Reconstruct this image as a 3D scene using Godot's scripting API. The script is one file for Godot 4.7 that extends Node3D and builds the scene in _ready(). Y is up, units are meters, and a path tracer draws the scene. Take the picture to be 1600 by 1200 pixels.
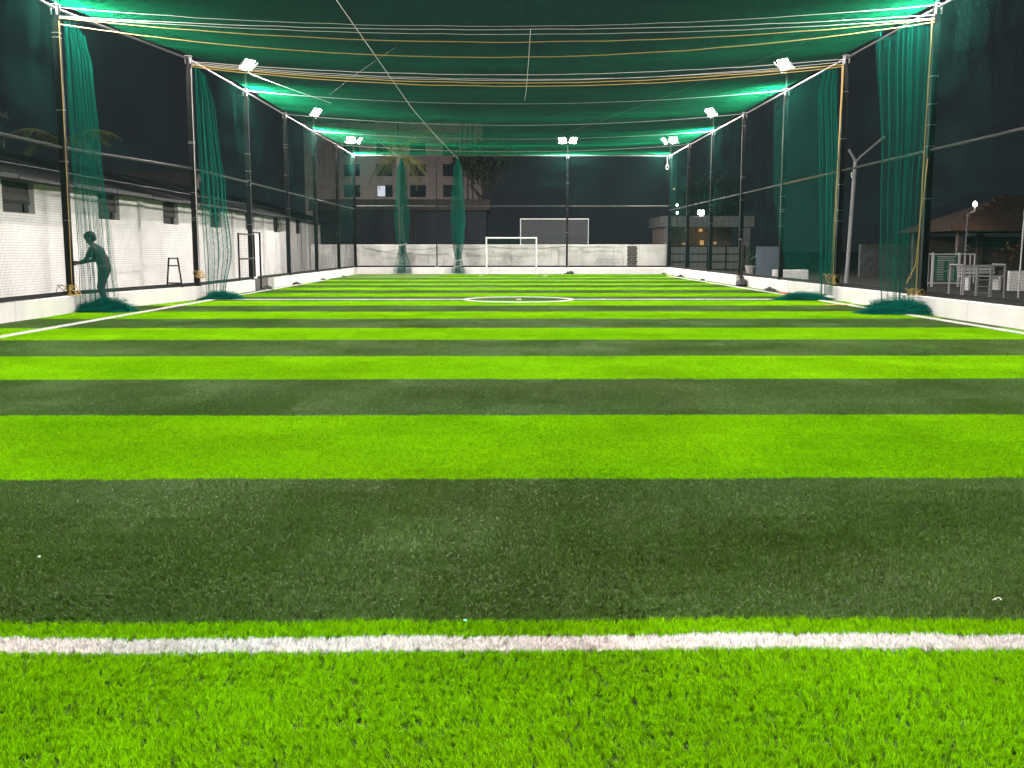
extends Node3D
# A netted football turf at night under twin floodlights. x right, y up, depth runs along -z. Units are metres.

# ------------------------------------------------------------------ mesh builder
class MB:
	var v := PackedVector3Array()
	var n := PackedVector3Array()
	var c := PackedColorArray()
	var i := PackedInt32Array()
	var tint := Color(1, 1, 1)
	var coloured := false
	func tri(a: Vector3, b: Vector3, d: Vector3, out: Vector3) -> void:
		var nn := (b - a).cross(d - a)
		if nn.length_squared() < 1e-14: return
		nn = nn.normalized()
		var k := v.size()
		if nn.dot(out) < 0.0:
			nn = -nn
			v.append(a); v.append(b); v.append(d)
		else:
			v.append(a); v.append(d); v.append(b)
		for q in 3:
			n.append(nn); i.append(k + q)
			if coloured: c.append(tint)
	func quad(a: Vector3, b: Vector3, d: Vector3, e: Vector3, out: Vector3) -> void:
		var nn := (d - a).cross(e - b)
		if nn.length_squared() < 1e-14: return
		nn = nn.normalized()
		var k := v.size()
		v.append(a); v.append(b); v.append(d); v.append(e)
		if nn.dot(out) < 0.0:
			nn = -nn
			for q in [0, 1, 2, 0, 2, 3]: i.append(k + q)
		else:
			for q in [0, 2, 1, 0, 3, 2]: i.append(k + q)
		for q in 4:
			n.append(nn)
			if coloured: c.append(tint)
	func box(o: Vector3, s: Vector3, b := Basis.IDENTITY, bev := 0.0) -> void:
		var h := s * 0.5
		bev = minf(bev, minf(h.x, minf(h.y, h.z)) * 0.6)
		var inn := h - Vector3(bev, bev, bev)
		for k in 3:
			var l := (k + 1) % 3
			var m := (k + 2) % 3
			for sg in [-1.0, 1.0]:
				var p := []
				for q in [[-1.0, -1.0], [1.0, -1.0], [1.0, 1.0], [-1.0, 1.0]]:
					var w := Vector3.ZERO
					w[k] = sg * h[k]; w[l] = q[0] * inn[l]; w[m] = q[1] * inn[m]
					p.append(o + b * w)
				var out := Vector3.ZERO
				out[k] = sg
				quad(p[0], p[1], p[2], p[3], b * out)
				if bev > 0.0:
					for s2 in [-1.0, 1.0]:
						var e := []
						for q in [[0, -1.0], [0, 1.0], [1, 1.0], [1, -1.0]]:
							var w := Vector3.ZERO
							w[m] = q[1] * inn[m]
							w[k] = sg * (h[k] if q[0] == 0 else inn[k])
							w[l] = s2 * (inn[l] if q[0] == 0 else h[l])
							e.append(o + b * w)
						var o2 := Vector3.ZERO
						o2[k] = sg; o2[l] = s2
						quad(e[0], e[1], e[2], e[3], b * o2)
		if bev > 0.0:
			for a in 8:
				var g := Vector3(1.0 if a & 1 else -1.0, 1.0 if a & 2 else -1.0, 1.0 if a & 4 else -1.0)
				tri(o + b * (g * Vector3(h.x, inn.y, inn.z)), o + b * (g * Vector3(inn.x, h.y, inn.z)), o + b * (g * Vector3(inn.x, inn.y, h.z)), b * g)
	func bar(a: Vector3, d: Vector3, w: float, t: float, bev := 0.0, up := Vector3.UP) -> void:  # a straight rectangular bar
		var z := (d - a)
		var len := z.length()
		z /= len
		if absf(z.dot(up)) > 0.99: up = Vector3(0, 0, 1) if absf(z.z) < 0.9 else Vector3(1, 0, 0)
		var x := up.cross(z).normalized()
		box((a + d) * 0.5, Vector3(w, t, len), Basis(x, z.cross(x), z), bev)
	func tube(p: PackedVector3Array, r: float, sides := 6, r2 := -1.0, cap := true) -> void:
		var m := p.size()
		if m < 2: return
		if r2 < 0.0: r2 = r
		var k := v.size()
		var t0 := (p[1] - p[0]).normalized()
		var u := t0.cross(Vector3(0.31, 0.87, 0.39)).normalized()
		for a in m:
			var t := (p[mini(a + 1, m - 1)] - p[maxi(a - 1, 0)]).normalized()
			u = (u - t * u.dot(t)).normalized()
			var w := t.cross(u)
			var rr := lerpf(r, r2, float(a) / (m - 1))
			for s in sides:
				var an := TAU * s / sides
				var nn := u * cos(an) + w * sin(an)
				v.append(p[a] + nn * rr); n.append(nn)
				if coloured: c.append(tint)
		for a in m - 1:
			for s in sides:
				var s2 := (s + 1) % sides
				var q := k + a * sides
				i.append(q + s); i.append(q + sides + s2); i.append(q + s2)
				i.append(q + s); i.append(q + sides + s); i.append(q + sides + s2)
		if cap:
			for e in [0, m - 1]:
				var q: int = k + e * sides
				var out := (p[0] - p[1]) if e == 0 else (p[m - 1] - p[m - 2])
				for s in range(1, sides - 1): tri(v[q], v[q + s], v[q + s + 1], out)
	func thread(p: PackedVector3Array, u: Vector3, w: Vector3, r: float) -> void:  # a thin three-sided cord
		var m := p.size()
		var k := v.size()
		var a1 := u
		var a2 := u * -0.5 + w * 0.866
		var a3 := u * -0.5 - w * 0.866
		for a in m:
			var q := p[a]
			v.append(q + a1 * r); v.append(q + a2 * r); v.append(q + a3 * r)
			n.append(a1); n.append(a2); n.append(a3)
		for a in m - 1:
			var q := k + a * 3
			i.append_array(PackedInt32Array([q, q + 4, q + 1, q, q + 3, q + 4, q + 1, q + 5, q + 2, q + 1, q + 4, q + 5, q + 2, q + 3, q, q + 2, q + 5, q + 3]))
	func lathe(o: Vector3, prof: Array, sides := 16, b := Basis.IDENTITY) -> void:
		for a in prof.size() - 1:
			for s in sides:
				var a0 := TAU * s / sides
				var a1 := TAU * (s + 1) / sides
				var d0 := Vector3(cos(a0), 0, sin(a0))
				var d1 := Vector3(cos(a1), 0, sin(a1))
				var p: Vector2 = prof[a]
				var q: Vector2 = prof[a + 1]
				var out := (d0 + d1) * (q.y - p.y) - Vector3.UP * (q.x - p.x) * 2.0
				quad(o + b * (d0 * p.x + Vector3.UP * p.y), o + b * (d1 * p.x + Vector3.UP * p.y), o + b * (d1 * q.x + Vector3.UP * q.y), o + b * (d0 * q.x + Vector3.UP * q.y), b * out)
	func mesh(mat: Material) -> ArrayMesh:
		var a := []
		a.resize(Mesh.ARRAY_MAX)
		a[Mesh.ARRAY_VERTEX] = v
		a[Mesh.ARRAY_NORMAL] = n
		if coloured: a[Mesh.ARRAY_COLOR] = c
		a[Mesh.ARRAY_INDEX] = i
		var m := ArrayMesh.new()
		m.add_surface_from_arrays(Mesh.PRIMITIVE_TRIANGLES, a)
		m.surface_set_material(0, mat)
		return m

# ------------------------------------------------------------------ scene helpers
var taken := {}
var M := {}
var rng := RandomNumberGenerator.new()
var noise := FastNoiseLite.new()

func numbered(called: String) -> String:
	if not taken.has(called):
		taken[called] = 0
		return called
	taken[called] += 1
	return "%s_%03d" % [called, taken[called]]
func tag(o: Node, label := "", category := "", group := "", kind := "") -> Node:
	if label: o.set_meta("label", label)
	if category: o.set_meta("category", category)
	if group: o.set_meta("group", group)
	if kind: o.set_meta("kind", kind)
	return o
func thing(called: String, label: String, category: String, at := Vector3.ZERO, turn := 0.0, group := "") -> Node3D:
	var o := Node3D.new()
	o.name = numbered(called)
	add_child(o)
	o.position = at
	o.rotation.y = turn
	tag(o, label, category, group)
	return o
func part(mb: MB, called: String, mat: Material, parent: Node) -> MeshInstance3D:
	var o := MeshInstance3D.new()
	o.mesh = mb.mesh(mat)
	if parent == self: called = numbered(called)
	o.name = called
	parent.add_child(o, true)
	return o
func one(mb: MB, called: String, mat: Material, label: String, category: String, group := "") -> MeshInstance3D:
	return tag(part(mb, called, mat, self), label, category, group)
func structure(mb: MB, called: String, mat: Material) -> MeshInstance3D:
	return tag(part(mb, called, mat, self), "", "", "", "structure")
func P(x: float, y: float, d: float) -> Vector3:
	return Vector3(x, y, -d)
func lin(r: float, g: float, b: float) -> Color:
	return Color(r, g, b).linear_to_srgb()
func mat(c: Color, rough := 0.7, metal := 0.0, spec := 0.5) -> StandardMaterial3D:
	var m := StandardMaterial3D.new()
	m.albedo_color = c
	m.roughness = rough
	m.metallic = metal
	m.metallic_specular = spec
	m.cull_mode = BaseMaterial3D.CULL_DISABLED
	return m
func grain(sd: int, a: Color, b: Color, freq: float, contrast := 1.0, size := 384, spots := 0.0, spot := Color.BLACK) -> ImageTexture:  # two tones mixed by layered noise, with sharp-edged specks
	var f := FastNoiseLite.new()
	f.seed = sd
	f.frequency = freq
	f.fractal_octaves = 6
	f.fractal_gain = 0.6
	var im := f.get_seamless_image(size, size)
	f.seed = sd + 7
	f.frequency = freq * 3.3
	var im2 := f.get_seamless_image(size, size)
	var out := Image.create(size, size, true, Image.FORMAT_RGB8)
	for y in size:
		for x in size:
			var t := clampf((im.get_pixel(x, y).r - 0.5) * contrast + 0.5, 0.0, 1.0)
			var q := a.lerp(b, t)
			if spots > 0.0 and im2.get_pixel(x, y).r > 1.0 - spots: q = q.lerp(spot, 0.6)
			out.set_pixel(x, y, q)
	out.generate_mipmaps()
	return ImageTexture.create_from_image(out)
func textured(sd: int, a: Color, b: Color, metres: float, rough := 0.85, freq := 0.012, contrast := 1.3, spots := 0.0, spot := Color.BLACK, relief := 0.0) -> StandardMaterial3D:
	var m := mat(Color.WHITE, rough)
	m.albedo_texture = grain(sd, a, b, freq, contrast, 384, spots, spot)
	m.uv1_triplanar = true
	m.uv1_world_triplanar = true
	m.uv1_scale = Vector3.ONE / metres
	if relief > 0.0:
		m.heightmap_enabled = true
		m.heightmap_scale = relief
		m.heightmap_texture = m.albedo_texture
	return m

# ------------------------------------------------------------------ layout
const H := 5.7            # height of the fence posts
const K := 0.315          # height of the low white wall
const PITCH := 0.045      # cell of the netting
const STRIPE := 2.1
var left_posts := [Vector2(-8.3, -0.4), Vector2(-8.3, 4.7), Vector2(-8.3, 9.7), Vector2(-8.3, 14.8), Vector2(-8.31, 19.9), Vector2(-7.38, 25.0), Vector2(-7.3, 30.1), Vector2(-7.25, 35.2), Vector2(-7.2, 40.2), Vector2(-7.14, 45.3), Vector2(-7.11, 50.2)]
var right_posts := [Vector2(8.1, -0.6), Vector2(8.1, 4.5), Vector2(8.1, 9.5), Vector2(8.1, 14.6), Vector2(8.1, 19.7), Vector2(8.1, 24.78), Vector2(8.1, 29.86), Vector2(8.1, 34.94), Vector2(8.1, 40.02), Vector2(8.1, 45.1), Vector2(8.13, 50.2)]
var back_posts := [Vector2(-7.11, 50.2), Vector2(-3.15, 50.2), Vector2(3.17, 50.2), Vector2(8.13, 50.2)]

func side_x(posts: Array, d: float) -> float:
	for k in posts.size() - 1:
		if d <= posts[k + 1].y or k == posts.size() - 2:
			return lerpf(posts[k].x, posts[k + 1].x, (d - posts[k].y) / (posts[k + 1].y - posts[k].y))
	return posts[0].x

func _ready() -> void:
	rng.seed = 11
	noise.seed = 3
	noise.frequency = 0.35
	# ---- camera
	var cam := Camera3D.new()
	cam.name = "camera"
	cam.fov = 41.11
	cam.near = 0.05
	cam.far = 600.0
	add_child(cam)
	cam.position = Vector3(0, 1.2, 0)
	cam.rotation = Vector3(deg_to_rad(-7.51), deg_to_rad(-0.568), 0)
	cam.current = true
	# ---- night sky with a faint town glow
	var env := Environment.new()
	var sky := Sky.new()
	var sm := ProceduralSkyMaterial.new()
	sm.sky_top_color = lin(0.008, 0.009, 0.013)
	sm.sky_horizon_color = lin(0.014, 0.015, 0.019)
	sm.sky_curve = 0.3
	sm.ground_bottom_color = lin(0.004, 0.004, 0.004)
	sm.ground_horizon_color = lin(0.012, 0.012, 0.014)
	sky.sky_material = sm
	env.background_mode = Environment.BG_SKY
	env.sky = sky
	env.tonemap_mode = Environment.TONE_MAPPER_LINEAR
	env.tonemap_exposure = 1.0
	env.fog_enabled = true  # humid night air round the lamps
	env.fog_density = 0.00015
	env.fog_light_color = Color(0.86, 0.93, 1.0)
	env.sdfgi_enabled = true
	env.ssao_enabled = true
	env.ssil_enabled = true
	var we := WorldEnvironment.new()
	we.name = "environment"
	we.environment = env
	add_child(we)
	make_materials()
	make_floodlights()
	make_ground()
	make_turf()
	make_kerbs()
	make_fences()
	make_roof_net()
	make_shed()
	make_back_wall()
	make_far_buildings()
	make_gatehouse()
	make_yard()
	make_trees()
	make_goal()
	make_ropes()
	make_curtains()
	make_person()
	make_small_things()

func make_materials() -> void:
	M.net = mat(lin(0.002, 0.125, 0.052), 0.7)
	M.net.specular_mode = BaseMaterial3D.SPECULAR_DISABLED
	M.net.backlight_enabled = true
	M.net.backlight = Color(0.003, 0.12, 0.04)
	M.curtain_net = mat(lin(0.003, 0.115, 0.082), 0.7)
	M.curtain_net.specular_mode = BaseMaterial3D.SPECULAR_DISABLED
	M.curtain_net.backlight_enabled = true
	M.curtain_net.backlight = Color(0.003, 0.13, 0.08)
	M.fence_net = mat(lin(0.008, 0.060, 0.046), 0.6)
	M.fence_net.specular_mode = BaseMaterial3D.SPECULAR_DISABLED
	M.steel = textured(21, lin(0.009, 0.009, 0.011), lin(0.022, 0.021, 0.021), 0.8, 0.38, 0.02, 1.6)
	M.steel.metallic_specular = 0.3
	M.steel.roughness = 0.5
	M.galv = textured(22, lin(0.22, 0.22, 0.23), lin(0.38, 0.38, 0.39), 0.5, 0.45, 0.03, 1.8)
	M.rail = textured(19, lin(0.05, 0.05, 0.052), lin(0.12, 0.115, 0.11), 0.7, 0.55, 0.03, 1.8)
	M.rust = textured(23, lin(0.13, 0.055, 0.02), lin(0.24, 0.13, 0.07), 0.4, 0.8, 0.03, 2.0)
	M.plaster = textured(24, lin(0.74, 0.725, 0.71), lin(0.84, 0.825, 0.81), 2.6, 0.85, 0.008, 1.3, 0.09, lin(0.5, 0.47, 0.43), 0.15)
	M.shed_plaster = textured(25, lin(0.74, 0.73, 0.715), lin(0.84, 0.83, 0.815), 4.1, 0.9, 0.008, 1.3, 0.1, lin(0.55, 0.54, 0.5), 0.15)
	M.wall_plaster = textured(26, lin(0.44, 0.435, 0.415), lin(0.66, 0.655, 0.63), 4.7, 0.9, 0.008, 1.5, 0.14, lin(0.32, 0.31, 0.29), 0.2)
	M.white_paint = textured(27, lin(0.66, 0.66, 0.65), lin(0.8, 0.8, 0.79), 0.6, 0.4, 0.02, 1.4)
	M.earth = textured(28, lin(0.020, 0.017, 0.010), lin(0.060, 0.050, 0.030), 2.7, 0.95, 0.02, 2.0, 0.2, lin(0.02, 0.03, 0.01), 1.5)
	M.backing = textured(29, lin(0.02, 0.04, 0.006), lin(0.04, 0.075, 0.012), 0.4, 0.95, 0.05, 2.0)
	M.sheet = textured(30, lin(0.007, 0.008, 0.009), lin(0.018, 0.018, 0.018), 1.9, 0.7, 0.02, 1.8)
	M.old_sheet = textured(31, lin(0.10, 0.09, 0.075), lin(0.22, 0.20, 0.17), 0.9, 0.85, 0.03, 2.0)
	M.board = textured(32, lin(0.045, 0.042, 0.036), lin(0.075, 0.07, 0.06), 0.7, 0.75, 0.03, 1.8)
	M.dark = mat(lin(0.012, 0.012, 0.014), 0.7)
	M.yellow_rope = mat(lin(0.42, 0.29, 0.085), 0.8)
	M.white_rope = mat(lin(0.55, 0.53, 0.50), 0.7)
	M.wire = mat(lin(0.35, 0.37, 0.38), 0.45, 0.5)
	M.black_plastic = mat(lin(0.015, 0.015, 0.016), 0.5)
	M.lens = mat(Color(1, 1, 1), 0.3)
	M.lens.emission_enabled = true
	M.lens.emission = Color(1.0, 0.97, 0.95)
	M.lens.emission_energy_multiplier = 40.0

# ------------------------------------------------------------------ floodlights
func floodlight(x: float, d: float, inward: float, label: String, energy: float) -> void:
	# stands on the top of a fence post; the two heads look across the pitch, one to each side
	var o := thing("floodlight", label, "floodlight", P(x, H, d), inward, "twin floodlights on the fence posts")
	var mb := MB.new()
	mb.tube([Vector3(0, 0.0, 0), Vector3(0, 0.66, 0)], 0.03, 8)
	part(mb, "mast", M.steel, o)
	mb = MB.new()
	mb.bar(Vector3(0.05, 0.5, -0.36), Vector3(0.05, 0.5, 0.36), 0.05, 0.05, 0.006)
	part(mb, "crossbar", M.steel, o)
	for s in [-1.0, 1.0]:
		# local +x looks over the pitch
		var b := Basis(Vector3.UP, -s * deg_to_rad(33.0)) * Basis(Vector3(0, 0, 1), deg_to_rad(-42.0))
		var c: Vector3 = Vector3(0.16, 0.66, s * 0.25)
		mb = MB.new()
		mb.box(c - b.x * 0.035, Vector3(0.07, 0.34, 0.42), b, 0.012)
		var hd := part(mb, "housing", M.black_plastic, o)
		mb = MB.new()
		for k in 7: mb.box(c - b.x * 0.09 + b.z * (k - 3) * 0.055, Vector3(0.045, 0.28, 0.008), b)
		part(mb, "cooling_fin", M.black_plastic, hd)
		mb = MB.new()
		mb.box(c + b.x * 0.004, Vector3(0.006, 0.29, 0.37), b)
		part(mb, "lamp_lens", M.lens, hd)
		mb = MB.new()
		for q in [-1.0, 1.0]:
			mb.bar(c - b.x * 0.03 + b.z * q * 0.225, Vector3(0.05, 0.5, s * 0.25) + b.z * q * 0.2, 0.035, 0.006)
		mb.bar(Vector3(0.05, 0.51, s * 0.25) + b.z * 0.2, Vector3(0.05, 0.51, s * 0.25) - b.z * 0.2, 0.035, 0.006)
		part(mb, "bracket", M.galv, hd)
		var l := AreaLight3D.new()
		l.name = "lamp_light"
		l.area_size = Vector2(0.37, 0.29)
		l.light_energy = energy
		l.light_color = Color(1.0, 0.965, 0.94)
		l.shadow_enabled = true
		l.area_range = 90.0
		o.add_child(l, true)
		l.transform = Transform3D(Basis(b.z, b.y, -b.x), c + b.x * 0.012)

func make_floodlights() -> void:
	var e := 104.0
	var k := 0
	for q in [0, 2, 4, 6, 8, 10]:
		var lp: Vector2 = left_posts[q]
		var rp: Vector2 = right_posts[q]
		var where: String = ["sixth", "fifth", "fourth", "third", "second"][k] + " from the end wall" if k < 5 else "at the corner with the end wall"
		floodlight(lp.x, lp.y, -PI / 4 if q == 10 else 0.0, "lit twin floodlight on shed-side post, " + where, e)
		floodlight(rp.x, rp.y, PI * 1.25 if q == 10 else PI, "lit twin floodlight on yard-side post, " + where, e)
		k += 1
	floodlight(3.17, 50.2, -PI / 2, "lit twin floodlight on the middle post above the end wall", e * 0.8)

# ------------------------------------------------------------------ ground and turf
func sheet(x0: float, x1: float, d0: float, d1: float, y: float) -> MB:
	var mb := MB.new()
	mb.quad(P(x0, y, d0), P(x1, y, d0), P(x1, y, d1), P(x0, y, d1), Vector3.UP)
	return mb

func make_ground() -> void:
	structure(sheet(-300, 300, -100, 420, -0.035), "ground", M.earth)
	var mb := MB.new()
	for k in left_posts.size() - 1:
		mb.quad(P(left_posts[k].x, -0.028, left_posts[k].y), P(right_posts[k].x, -0.028, right_posts[k].y), P(right_posts[k + 1].x, -0.028, right_posts[k + 1].y), P(left_posts[k + 1].x, -0.028, left_posts[k + 1].y), Vector3.UP)
	structure(mb, "turf_backing", M.backing)

func grass_patch(w: float, d: float, count: int, h: float) -> ArrayMesh:  # tufts of bent plastic blades, in the middle of the patch's cell
	var mb := MB.new()
	mb.coloured = true
	var tufts := count / 7
	for t in tufts:
		var root := Vector3((rng.randf() - 0.5) * w, 0, (rng.randf() - 0.5) * d)
		var tone := rng.randf_range(0.42, 1.4)
		var sway := Vector3(rng.randfn(), 0, rng.randfn()) * 0.3
		for q in 7:
			var an := rng.randf() * TAU
			var side := Vector3(cos(an), 0, sin(an))
			var lean := Vector3(rng.randfn(), 0, rng.randfn()) * 0.45 + sway
			var hh := h * rng.randf_range(0.7, 1.12)
			var p0 := root + Vector3(rng.randf_range(-0.004, 0.004), 0, rng.randf_range(-0.004, 0.004))
			var p1 := p0 + (Vector3.UP + lean * 0.5).normalized() * hh * 0.55
			var p2 := p1 + (Vector3.UP + lean * 1.7).normalized() * hh * 0.5
			var w0 := 0.00088 * rng.randf_range(0.8, 1.3)
			var k := mb.v.size()
			mb.v.append(p0 - side * w0); mb.v.append(p0 + side * w0)
			mb.v.append(p1 - side * w0 * 0.9); mb.v.append(p1 + side * w0 * 0.9)
			mb.v.append(p2)
			var n0 := side.cross(p1 - p0).normalized()
			var n1 := side.cross(p2 - p1).normalized()
			mb.n.append(n0); mb.n.append(n0); mb.n.append((n0 + n1).normalized()); mb.n.append((n0 + n1).normalized()); mb.n.append(n1)
			var s := tone * rng.randf_range(0.65, 1.35)
			var cc := Color(s * rng.randf_range(0.85, 1.2), s, s * rng.randf_range(0.7, 1.3))
			for z in 5: mb.c.append(cc)
			mb.i.append_array(PackedInt32Array([k, k + 3, k + 1, k, k + 2, k + 3, k + 2, k + 4, k + 3]))
	return mb.mesh(null)

func grass_material(c: Color, rough: float, glow: Color, spec := 0.3) -> StandardMaterial3D:
	var m := mat(c, rough, 0.0, spec)
	m.vertex_color_use_as_albedo = true
	m.backlight_enabled = true
	m.backlight = glow
	return m

func place_grass(called: String, label: String, mesh: Array, where: Array, material: Material) -> void:
	# one object per colour and tuft mesh is avoided: the variants hang under one node
	var root := thing(called, label, "grass")
	tag(root, "", "", "", "stuff")
	for k in mesh.size():
		var mine := where.filter(func(t): return t[1] == k)
		if mine.is_empty(): continue
		var mm := MultiMesh.new()
		mm.transform_format = MultiMesh.TRANSFORM_3D
		mm.use_colors = true
		mm.mesh = mesh[k]
		mm.instance_count = mine.size()
		for q in mine.size():
			var at: Vector3 = mine[q][0].origin
			var w := 1.0 + 0.14 * noise.get_noise_2d(at.x * 2.6 + 31.0, at.z * 2.6) + rng.randf_range(-0.03, 0.03)  # worn and fresh patches of pile
			mm.set_instance_transform(q, mine[q][0])
			mm.set_instance_color(q, Color(w * (1.0 + 0.12 * noise.get_noise_2d(at.x * 1.1, at.z * 1.1 + 55.0)), w, w))
		var o := MultiMeshInstance3D.new()
		o.name = "blades"
		o.multimesh = mm
		o.material_override = material
		tag(o, "", "", "", "stuff")
		root.add_child(o, true)

func nap(x: float, d: float) -> Vector3:  # the way the pile lies, in patches of a metre or so
	return Vector3(noise.get_noise_2d(x * 1.7, d * 1.7), 0, noise.get_noise_2d(x * 1.7 + 90.0, d * 1.7) * 1.2)

func wander(x: float, d: float) -> float:  # the rolls were not laid dead straight
	var k := (d - 3.25) / STRIPE
	return 0.045 * lerpf(noise.get_noise_1d(x * 2.1 + floorf(k) * 40.0), noise.get_noise_1d(x * 2.1 + (floorf(k) + 1.0) * 40.0), k - floorf(k))

func laid(x: float, d: float, turn: float, tall: float) -> Transform3D:
	var l := nap(x, d) * 0.55
	return Transform3D(Basis(Vector3(1, 0, 0), Vector3(l.x, tall, l.z), Vector3(0, 0, 1)) * Basis(Vector3.UP, turn), P(x, -0.028, d + wander(x, d)))

func make_turf() -> void:
	var cell := STRIPE / 8.0
	var full := []
	for k in 8: full.append(grass_patch(cell * 1.06, cell * 1.06, 7000, 0.022))
	for k in 2: full.append(grass_patch(cell * 1.06, 0.137, 3400, 0.023))
	var bright := []
	var dark := []
	var plain := []
	var white := []
	var rows := []  # [middle depth, dark?, strip?]
	for k in 10: rows.append([2.99 - cell * (k + 0.5), 0, false])
	rows.append([3.185, 0, true])
	for s in 23:
		for q in 8:
			var d := 3.25 + s * STRIPE + (q + 0.5) * cell
			if d < 50.2: rows.append([d, 1 if s % 2 == 0 else 0, false])
	for r in rows:
		var d: float = r[0]
		var x0 := side_x(left_posts, d) + 0.12
		var x1 := side_x(right_posts, d) - 0.12
		var wide := minf(d * 0.62 + 1.6, 9.0)
		var k := 0
		while x0 + cell * (k + 0.5) < x1 - cell * 0.3:
			var x := x0 + cell * (k + 0.5)
			k += 1
			if absf(x) > wide: continue
			var turn := (rng.randi() % 4) * PI / 2 if not r[2] else (rng.randi() % 2) * PI
			var which := rng.randi() % 8 if not r[2] else 8 + rng.randi() % 2
			var t := [laid(x, d, turn, rng.randf_range(0.92, 1.08)), which]
			if x < -2.7 - (48.0 - d) * 0.08 and d > 43.2: plain.append(t)
			elif r[1] == 1: dark.append(t)
			else: bright.append(t)
	# the white lines: strips of white pile, a little taller than the green beside them
	for k in 28:
		var x := -3.6 + cell * (k + 0.5)
		white.append([laid(x, 3.05, (k % 2) * PI, 1.0) * Transform3D(Basis.from_scale(Vector3(1, 1, 0.82)), Vector3.ZERO), 8 + (k / 2) % 2])
	for q in [[-6.94, 6.0, 41.0, 0.0], [7.53, 6.0, 46.6, 0.0]]:
		var d: float = q[1]
		while d < q[2]:
			white.append([Transform3D(Basis(Vector3.UP, PI / 2) * Basis.from_scale(Vector3(1, 1.25, 0.9)), P(q[0], -0.02, d)), 8 + rng.randi() % 2])
			d += cell * 0.99
	var x := -6.7
	while x < 7.5:
		if absf(x - 0.41) > 1.35: white.append([Transform3D(Basis.from_scale(Vector3(1, 1.25, 0.85)), P(x, -0.02, 24.75)), 8])
		x += cell * 0.99
	for k in 44:
		var an := TAU * k / 44
		white.append([Transform3D(Basis(Vector3.UP, an + PI / 2) * Basis.from_scale(Vector3(0.75, 1.25, 0.75)), P(0.41 + cos(an) * 1.27, -0.02, 24.75 + sin(an) * 1.27)), 8])
	white.append([Transform3D(Basis.from_scale(Vector3(0.4, 1.15, 1.4)), P(0.41, -0.02, 24.75)), 8])
	for q in [[-0.95, 46.6], [1.95, 46.6]]: white.append([Transform3D(Basis.from_scale(Vector3(0.8, 1.15, 1.4)), P(q[0], -0.02, q[1])), 8])
	place_grass("bright_grass", "bright lime green artificial grass of the light stripes", full, bright, grass_material(lin(0.225, 0.54, 0.001), 0.7, Color(0.35, 0.35, 0.15), 0.08))
	place_grass("dark_grass", "dark olive green artificial grass of the dark stripes", full, dark, grass_material(lin(0.056, 0.140, 0.008), 0.4, Color(0.12, 0.12, 0.06), 0.4))
	place_grass("plain_grass", "unstriped mid green artificial grass in the corner by the end wall", full, plain, grass_material(lin(0.19, 0.33, 0.07), 0.6, Color(0.3, 0.3, 0.1)))
	place_grass("white_line", "white pile of the touchlines, halfway line and centre circle", full, white, grass_material(lin(0.88, 0.87, 0.86), 0.6, Color(0.4, 0.4, 0.4)))

# ------------------------------------------------------------------ low wall, fences, netting
func kerb(points: Array, outward: float, called: String, label: String, gap := Vector2(-99, -99)) -> void:
	# points run along the inner face; outward is +1 where the wall's thickness goes to +x
	var o := thing(called, label, "low wall")
	for k in points.size() - 1:
		var a: Vector2 = points[k]
		var b: Vector2 = points[k + 1]
		var along := (b - a).normalized()
		var off := Vector2(along.y, -along.x) * outward
		var len := a.distance_to(b)
		var m := int(ceil(len / 2.55))
		for q in m:  # cast in lengths with a fine joint between
			var s0 := a + along * (len * q / m + (0.002 if q else 0.0))
			var s1 := a + along * (len * (q + 1) / m - 0.002)
			if s0.y > gap.x - 0.1 and s1.y < gap.y + 0.1: continue
			if s0.y < gap.x and s1.y > gap.x: s1 = s0 + along * ((gap.x - s0.y) / along.y)
			elif s0.y < gap.y and s1.y > gap.y: s0 = s0 + along * ((gap.y - s0.y) / along.y)
			var mid := (s0 + s1) * 0.5 + off * (0.1 + rng.randf_range(0, 0.004))
			var mb := MB.new()
			var z := P(along.x, 0, along.y)
			mb.box(P(mid.x, K * 0.5 - 0.02 + rng.randf_range(-0.003, 0.003), mid.y), Vector3(0.2, K + 0.04, s0.distance_to(s1)), Basis(Vector3.UP.cross(z), Vector3.UP, z), 0.014)
			part(mb, "wall_block", M.plaster, o)

func make_kerbs() -> void:
	kerb([Vector2(-8.22, -5.0), Vector2(-8.22, 19.9), Vector2(-7.29, 25.0), Vector2(-7.21, 30.1), Vector2(-7.02, 50.1)], -1.0, "low_wall", "low white plastered wall along the pitch beside the shed", Vector2(30.15, 30.9))
	kerb([Vector2(8.0, -5.0), Vector2(8.0, 50.1)], 1.0, "low_wall", "low white plastered wall along the pitch beside the yard", Vector2(34.1, 34.85))
	kerb([Vector2(-7.22, 50.12), Vector2(8.22, 50.12)], -1.0, "low_wall", "low white plastered wall along the end of the pitch, behind the goal")

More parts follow.
